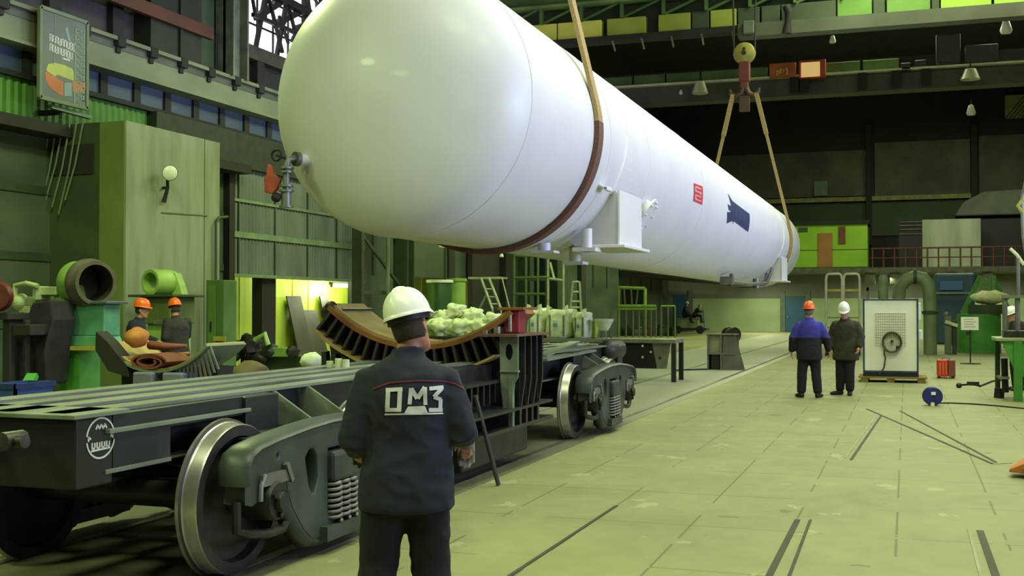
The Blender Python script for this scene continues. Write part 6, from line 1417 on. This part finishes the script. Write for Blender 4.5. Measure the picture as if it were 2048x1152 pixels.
for u in (1962, 1969, 1978, 1986): q = at(u, 555, y=ym); g.span(q.x-.07, q.x+.07, ym-.3, ym-.1, at(u, 604, y=ym).z, q.z)
g.span(A_.x, B_.x, ym-.3, ym, at(1970, 604, y=ym).z-.1, at(1970, 604, y=ym).z); g.build('guide_column', mat('press pale green', '#6f9a58', '#5b8247', rough=.5), af)
rt = thing('round_table', 'round green machine table with a pale heap on top, far right', 'machine', at(1958, 660, y=46.5)); yt = 46.5; c = at(1958, 660, y=yt); r = (at(2003, 660, y=yt).x-at(1915, 660, y=yt).x)/2; zt3 = at(1958, 628, y=yt).z
MB().lathe([(r, .0), (r, zt3-.1), (r*1.0, zt3), (.02, zt3)], (c.x, yt, 0), (0, 0, 1), 40).build('drum_base', M['green'], rt, smooth='auto'); MB().lathe([(.02, zt3), (r*.9, zt3), (r*.9, zt3+.35), (.02, zt3+.35)], (c.x+.3, yt, 0), (0, 0, 1), 32).build('turntable', M['darkgreen'], rt, smooth='auto')
o = lump(MB(), (c.x+.35, yt, zt3+.62), (.62, .5, .24), 77, .25).build('pale_heap', mat('bright chips', '#e4ecb4', '#c9d49a', rough=.8, scale=6), rt, smooth=True)
for i, (u0, u1, v0, c_, lab) in enumerate(((1889, 1902, 628, 'greygreen', 'slim grey green post machine with a pale tray, left of the round table'),)):
    y_ = 45.; t = thing('grinding_stand', lab, 'machine', at(1898, 690, y=y_)); p = bk(1889, 632, 1902, 694, y_, .4); MB().span(p[0], p[1], p[2], p[3], 0, p[5]).build('post', M['greygreen'], t, bevel=.03)
    p = bk(1904, 640, 1913, 694, y_, .4); MB().span(p[0], p[1], p[2], p[3], 0, p[5]).build('post', M['darkgreen'], t, bevel=.03); q = at(1902, 647, y=y_); MB().box((q.x, y_-.3, q.z), (.45, .4, .12), ry=.35).build('tray', M['sack'], t); MB().ball(at(1893, 630, y=y_-.2), .11).build('head', M['steel'], t, smooth=True)
sgn = thing('sign_stand', 'white notice board on a thin floor stand', 'sign', at(1941, 728, z=0)); q = at(1941, 728, z=0); y_ = q.y; p = bk(1922, 634, 1957, 660, y_, .03)
MB().span(*p).build('board', M['white'], sgn); MB().cyl((q.x, y_+.03, .02), (q.x, y_+.03, p[5]), .02, 8).build('pole', M['charcoal'], sgn); MB().lathe([(.01, 0), (.3, 0), (.3, .02), (.05, .035), (.01, .035)], (q.x, y_+.03, 0), (0, 0, 1), 24).build('base', M['charcoal'], sgn, smooth='auto')
t = MB()
for k in range(4): t.span(p[0]+.08, p[1]-.08-.06*(k % 2), p[2]-.004, p[2], p[4]+.09+.075*k, p[4]+.11+.075*k)
t.build('notice_text', mat('notice grey ink', '#8f938c', rough=.6), sgn); MB().span(q.x-.12, q.x+.02, y_-.06, y_, p[4]-.14, p[4]-.04).build('clamp', M['black'], sgn)
# red heater, reel, cable
q = at(1891, 757, z=0); yh = q.y; xa, xb, zh = at(1874, 740, y=yh).x, at(1911, 740, y=yh).x, at(1890, 720, y=yh).z
hh = thing('red_welder', 'red box shaped welding set with carrying handle on the floor', 'welding set', (q.x, yh, 0))
MB().span(xa, lerp(V(xa, 0, 0), V(xb, 0, 0), .58).x, yh, yh+.5, .04, zh).build('red_case', mat('welder red', '#c23a22', '#a52e1a', rough=.4, scale=4), hh, bevel=.02); MB().span(xa+(xb-xa)*.6, xb, yh+.02, yh+.5, .04, zh).build('side_case', mat('welder dull red', '#8a3a2a', '#4a4038', rough=.5, scale=5), hh, bevel=.02)
MB().tube([(xa+.12, yh+.25, zh), (xa+.14, yh+.25, zh+.05), (xb-.14, yh+.25, zh+.05), (xb-.12, yh+.25, zh)], .015, 8).build('handle', M['steel'], hh, smooth='auto'); m = MB()
for k in range(3): m.span(xa+.06+.07*k, xa+.08+.07*k, yh-.01, yh, .1, zh-.06)
m.build('vent_slot', mat('slot orange', '#d8713a', rough=.5), hh)
for x in (xa+.05, xb-.05): MB().span(x-.03, x+.03, yh+.05, yh+.45, 0, .04).build('foot', M['black'], hh)
q = at(1865, 811, z=0); r = 17.5*q.y/F_PX
re = thing('cable_reel', 'blue plastic cable reel standing on edge on the floor', 'reel', (q.x, q.y, 0)); c = V(q.x, q.y, r)
for s in (-1, 1): MB().lathe([(.03, 0), (r*.95, 0), (r, .012), (r*.95, .025), (.03, .025)], c+V(.1, -.99, 0)*(s*.07), (s*.1, -s*.99, 0), 32).build('side_disc', mat('reel blue', '#262e78', '#1e2563', rough=.35, scale=4), re, smooth='auto')
MB().lathe([(r*.45, -.07), (r*.8, -.065), (r*.8, .065), (r*.45, .07)], c, (.1, -.99, 0), 28, cap=False, close=True).build('wound_cable', M['black'], re, smooth='auto'); MB().span(c.x-.02, c.x+.05, c.y-.13, c.y-.09, c.z+.03, c.z+.08).span(c.x-.03, c.x+.03, c.y-.12, c.y-.09, 0.0, .06).build('plug_plate', M['whiteplastic'], re)
m = MB().tube([at(1878, 806, z=.012), at(1905, 806, z=.012), at(1950, 808, z=.012), at(2000, 812, z=.012), at(2060, 818, z=.012)], .012, 6); o = m.build('extension_cable', M['black'], smooth='auto'); tag(o, 'thin black cable running along the floor from the blue reel to the right', 'cable')
m = MB().tube([at(1920, 770, z=.02), at(1945, 768, z=.02), at(1960, 772, z=.02), at(1985, 762, z=.02), at(2005, 760, z=.02)], .02, 6).box(at(1946, 767, z=.04), (.25, .12, .08)); m.ball(at(1918, 771, z=.05), .06); o = m.build('welding_lead', M['darkiron'], smooth='auto'); tag(o, 'short black lead with connectors on the floor left of the green bench', 'lead')
# green bench at the right edge
yg = 22.6; G = lambda u, y=yg: at(u, 740, y=y).x; Gz = lambda v, y=yg: at(2025, v, y=y).z
bn = thing('green_bench', 'heavy green steel bench at the right edge of the aisle', 'bench', (G(2040), yg, 0)); zt4 = Gz(676)
MB().span(G(1992), G(2048)+1.2, yg, yg+1.2, zt4-.06, zt4).build('bench_top', mat('bench top pale', '#9aa574', '#838d60', rough=.5, scale=3), bn, bevel=.01)
MB().prism([(G(1998), zt4-.06), (G(2048)+1.1, zt4-.06), (G(2048)+1.1, Gz(770)), (G(2034), Gz(752)), (G(2008), Gz(690))], 'y', yg+.05, yg+.12).build('apron', M['green'], bn)
for x, y in ((G(2028), yg-.02), (G(2048)+.95, yg-.02), (G(2048)+.95, yg+1.0)): MB().span(x, x+.14, y, y+.16, 0, zt4-.06).build('leg', mat('bench leg green', '#3f8a30', '#347527', rough=.5, scale=2), bn)
MB().span(G(1999), G(2009), yg+1.0, yg+1.15, 0, zt4-.06).build('leg', M['darkgreen'], bn)
m = MB().cyl((G(2016), yg+.6, .12), (G(2014), yg+.6, .75), .06).cyl((G(2004), yg+.8, 0.0), (G(2006), yg+.8, .18), .09); o = m.build('gas_hose', M['black'], bn, smooth='auto'); MB().span(G(2000), G(2022), yg+.3, yg+.9, .38, .42).build('shelf', M['greygreen'], bn)
vi = thing('bench_fixture', 'grey upright clamping fixture with rods standing on the green bench', 'fixture', (G(2030), yg+.4, zt4)); m = MB()
for u in (2014, 2040): m.cyl((G(u), yg+.4, zt4), (G(u), yg+.4, Gz(594)), .045, 10)
m.build('post', M['steel'], vi, smooth='auto'); MB().span(G(2008), G(2048)+.3, yg+.3, yg+.5, Gz(596), Gz(590)).build('cross_bar', M['greygreen'], vi); MB().span(G(2010), G(2048)+.3, yg+.2, yg+.7, zt4, Gz(662)).build('base_plate', M['darkiron'], vi, bevel=.01)
MB().cyl((G(2042), yg+.4, Gz(590)), (G(2042), yg+.4, Gz(515)), .03, 8).build('feed_rod', M['steel'], vi, smooth='auto')
p = at(2034, 628, y=yg+3); person('person with a white helmet half hidden behind the green bench', (p.x, yg+3, 0), 1.9, dict(head=(0, .1, 1.55), neck=(0, .07, 1.42), hrot=(-.3, 0, 0)), dict(jacket=M['coat'], trousers=M['navydark']), hgt=1.72, vox=.018, helm=M['whiteplastic'])
jb = thing('jib_arm', 'thin yellow tipped lifting arm with a hook at the right edge', 'lifting arm', at(2040, 560, y=30)); m = MB().tube([at(2052, 360, y=30), at(2044, 400, y=30), at(2046, 470, y=30), at(2060, 560, y=30), V(at(2062, 600, y=30).x, 30, 0)], .04, 8); m.build('arm', M['steel'], jb, smooth='auto'); MB().tube([at(2046, 400, y=30), at(2036, 412, y=30), at(2046, 426, y=30)], .05, 8).build('tip', M['yellow'], jb, smooth='auto')
MB().tube([at(2020, 497, y=30), at(2034, 510, y=30), at(2048, 530, y=30)], .04, 8).build('brace', M['sack'], jb, smooth='auto')
# pallet truck corner
q = at(2035, 945, z=0); pt = thing('pallet_truck', 'orange pallet truck just inside the right edge', 'pallet truck', (q.x, q.y, 0)); P2 = lambda u, v, y=12.6: at(u, v, y=y)
a = P2(2016, 930); m = MB(); m.add([(a.x, 12.5, a.z-.03), (a.x+.35, 12.35, a.z+.16), (a.x+.9, 12.35, a.z+.2), (a.x+.9, 13.0, a.z+.2), (a.x+.35, 13.0, a.z+.16), (a.x+.05, 12.8, a.z-.03), (a.x, 12.5, a.z-.06), (a.x+.35, 12.35, a.z-.06), (a.x+.9, 12.35, a.z-.06), (a.x+.9, 13.0, a.z-.06), (a.x+.35, 13, a.z-.06), (a.x+.05, 12.8, a.z-.06)],
    [(0, 1, 2, 3, 4, 5), (11, 10, 9, 8, 7, 6), (0, 6, 7, 1), (1, 7, 8, 2), (2, 8, 9, 3), (3, 9, 10, 4), (4, 10, 11, 5), (5, 11, 6, 0)]); m.build('fork_body', mat('truck orange', '#c2742a', '#a8621f', rough=.5, scale=5), pt, bevel=.012)
MB().cyl((a.x+.25, 12.4, .06), (a.x+.25, 12.48, .06), .06, 16).cyl((a.x+.25, 12.8, .06), (a.x+.25, 12.88, .06), .06, 16).build('roller', M['whiteplastic'], pt, smooth='auto'); MB().bar((a.x+.12, 12.45, .11), (a.x+.3, 12.45, .06), .04, .03).build('axle_fork', M['yellow'], pt)
# ------------------------------------------------------------------ view
sc.view_settings.view_transform = 'Standard'; sc.view_settings.look = 'None'; sc.view_settings.gamma = 1.0
sc.view_settings.exposure = 0.12; sc.view_settings.use_curve_mapping = False
sc.cycles.use_denoising = True
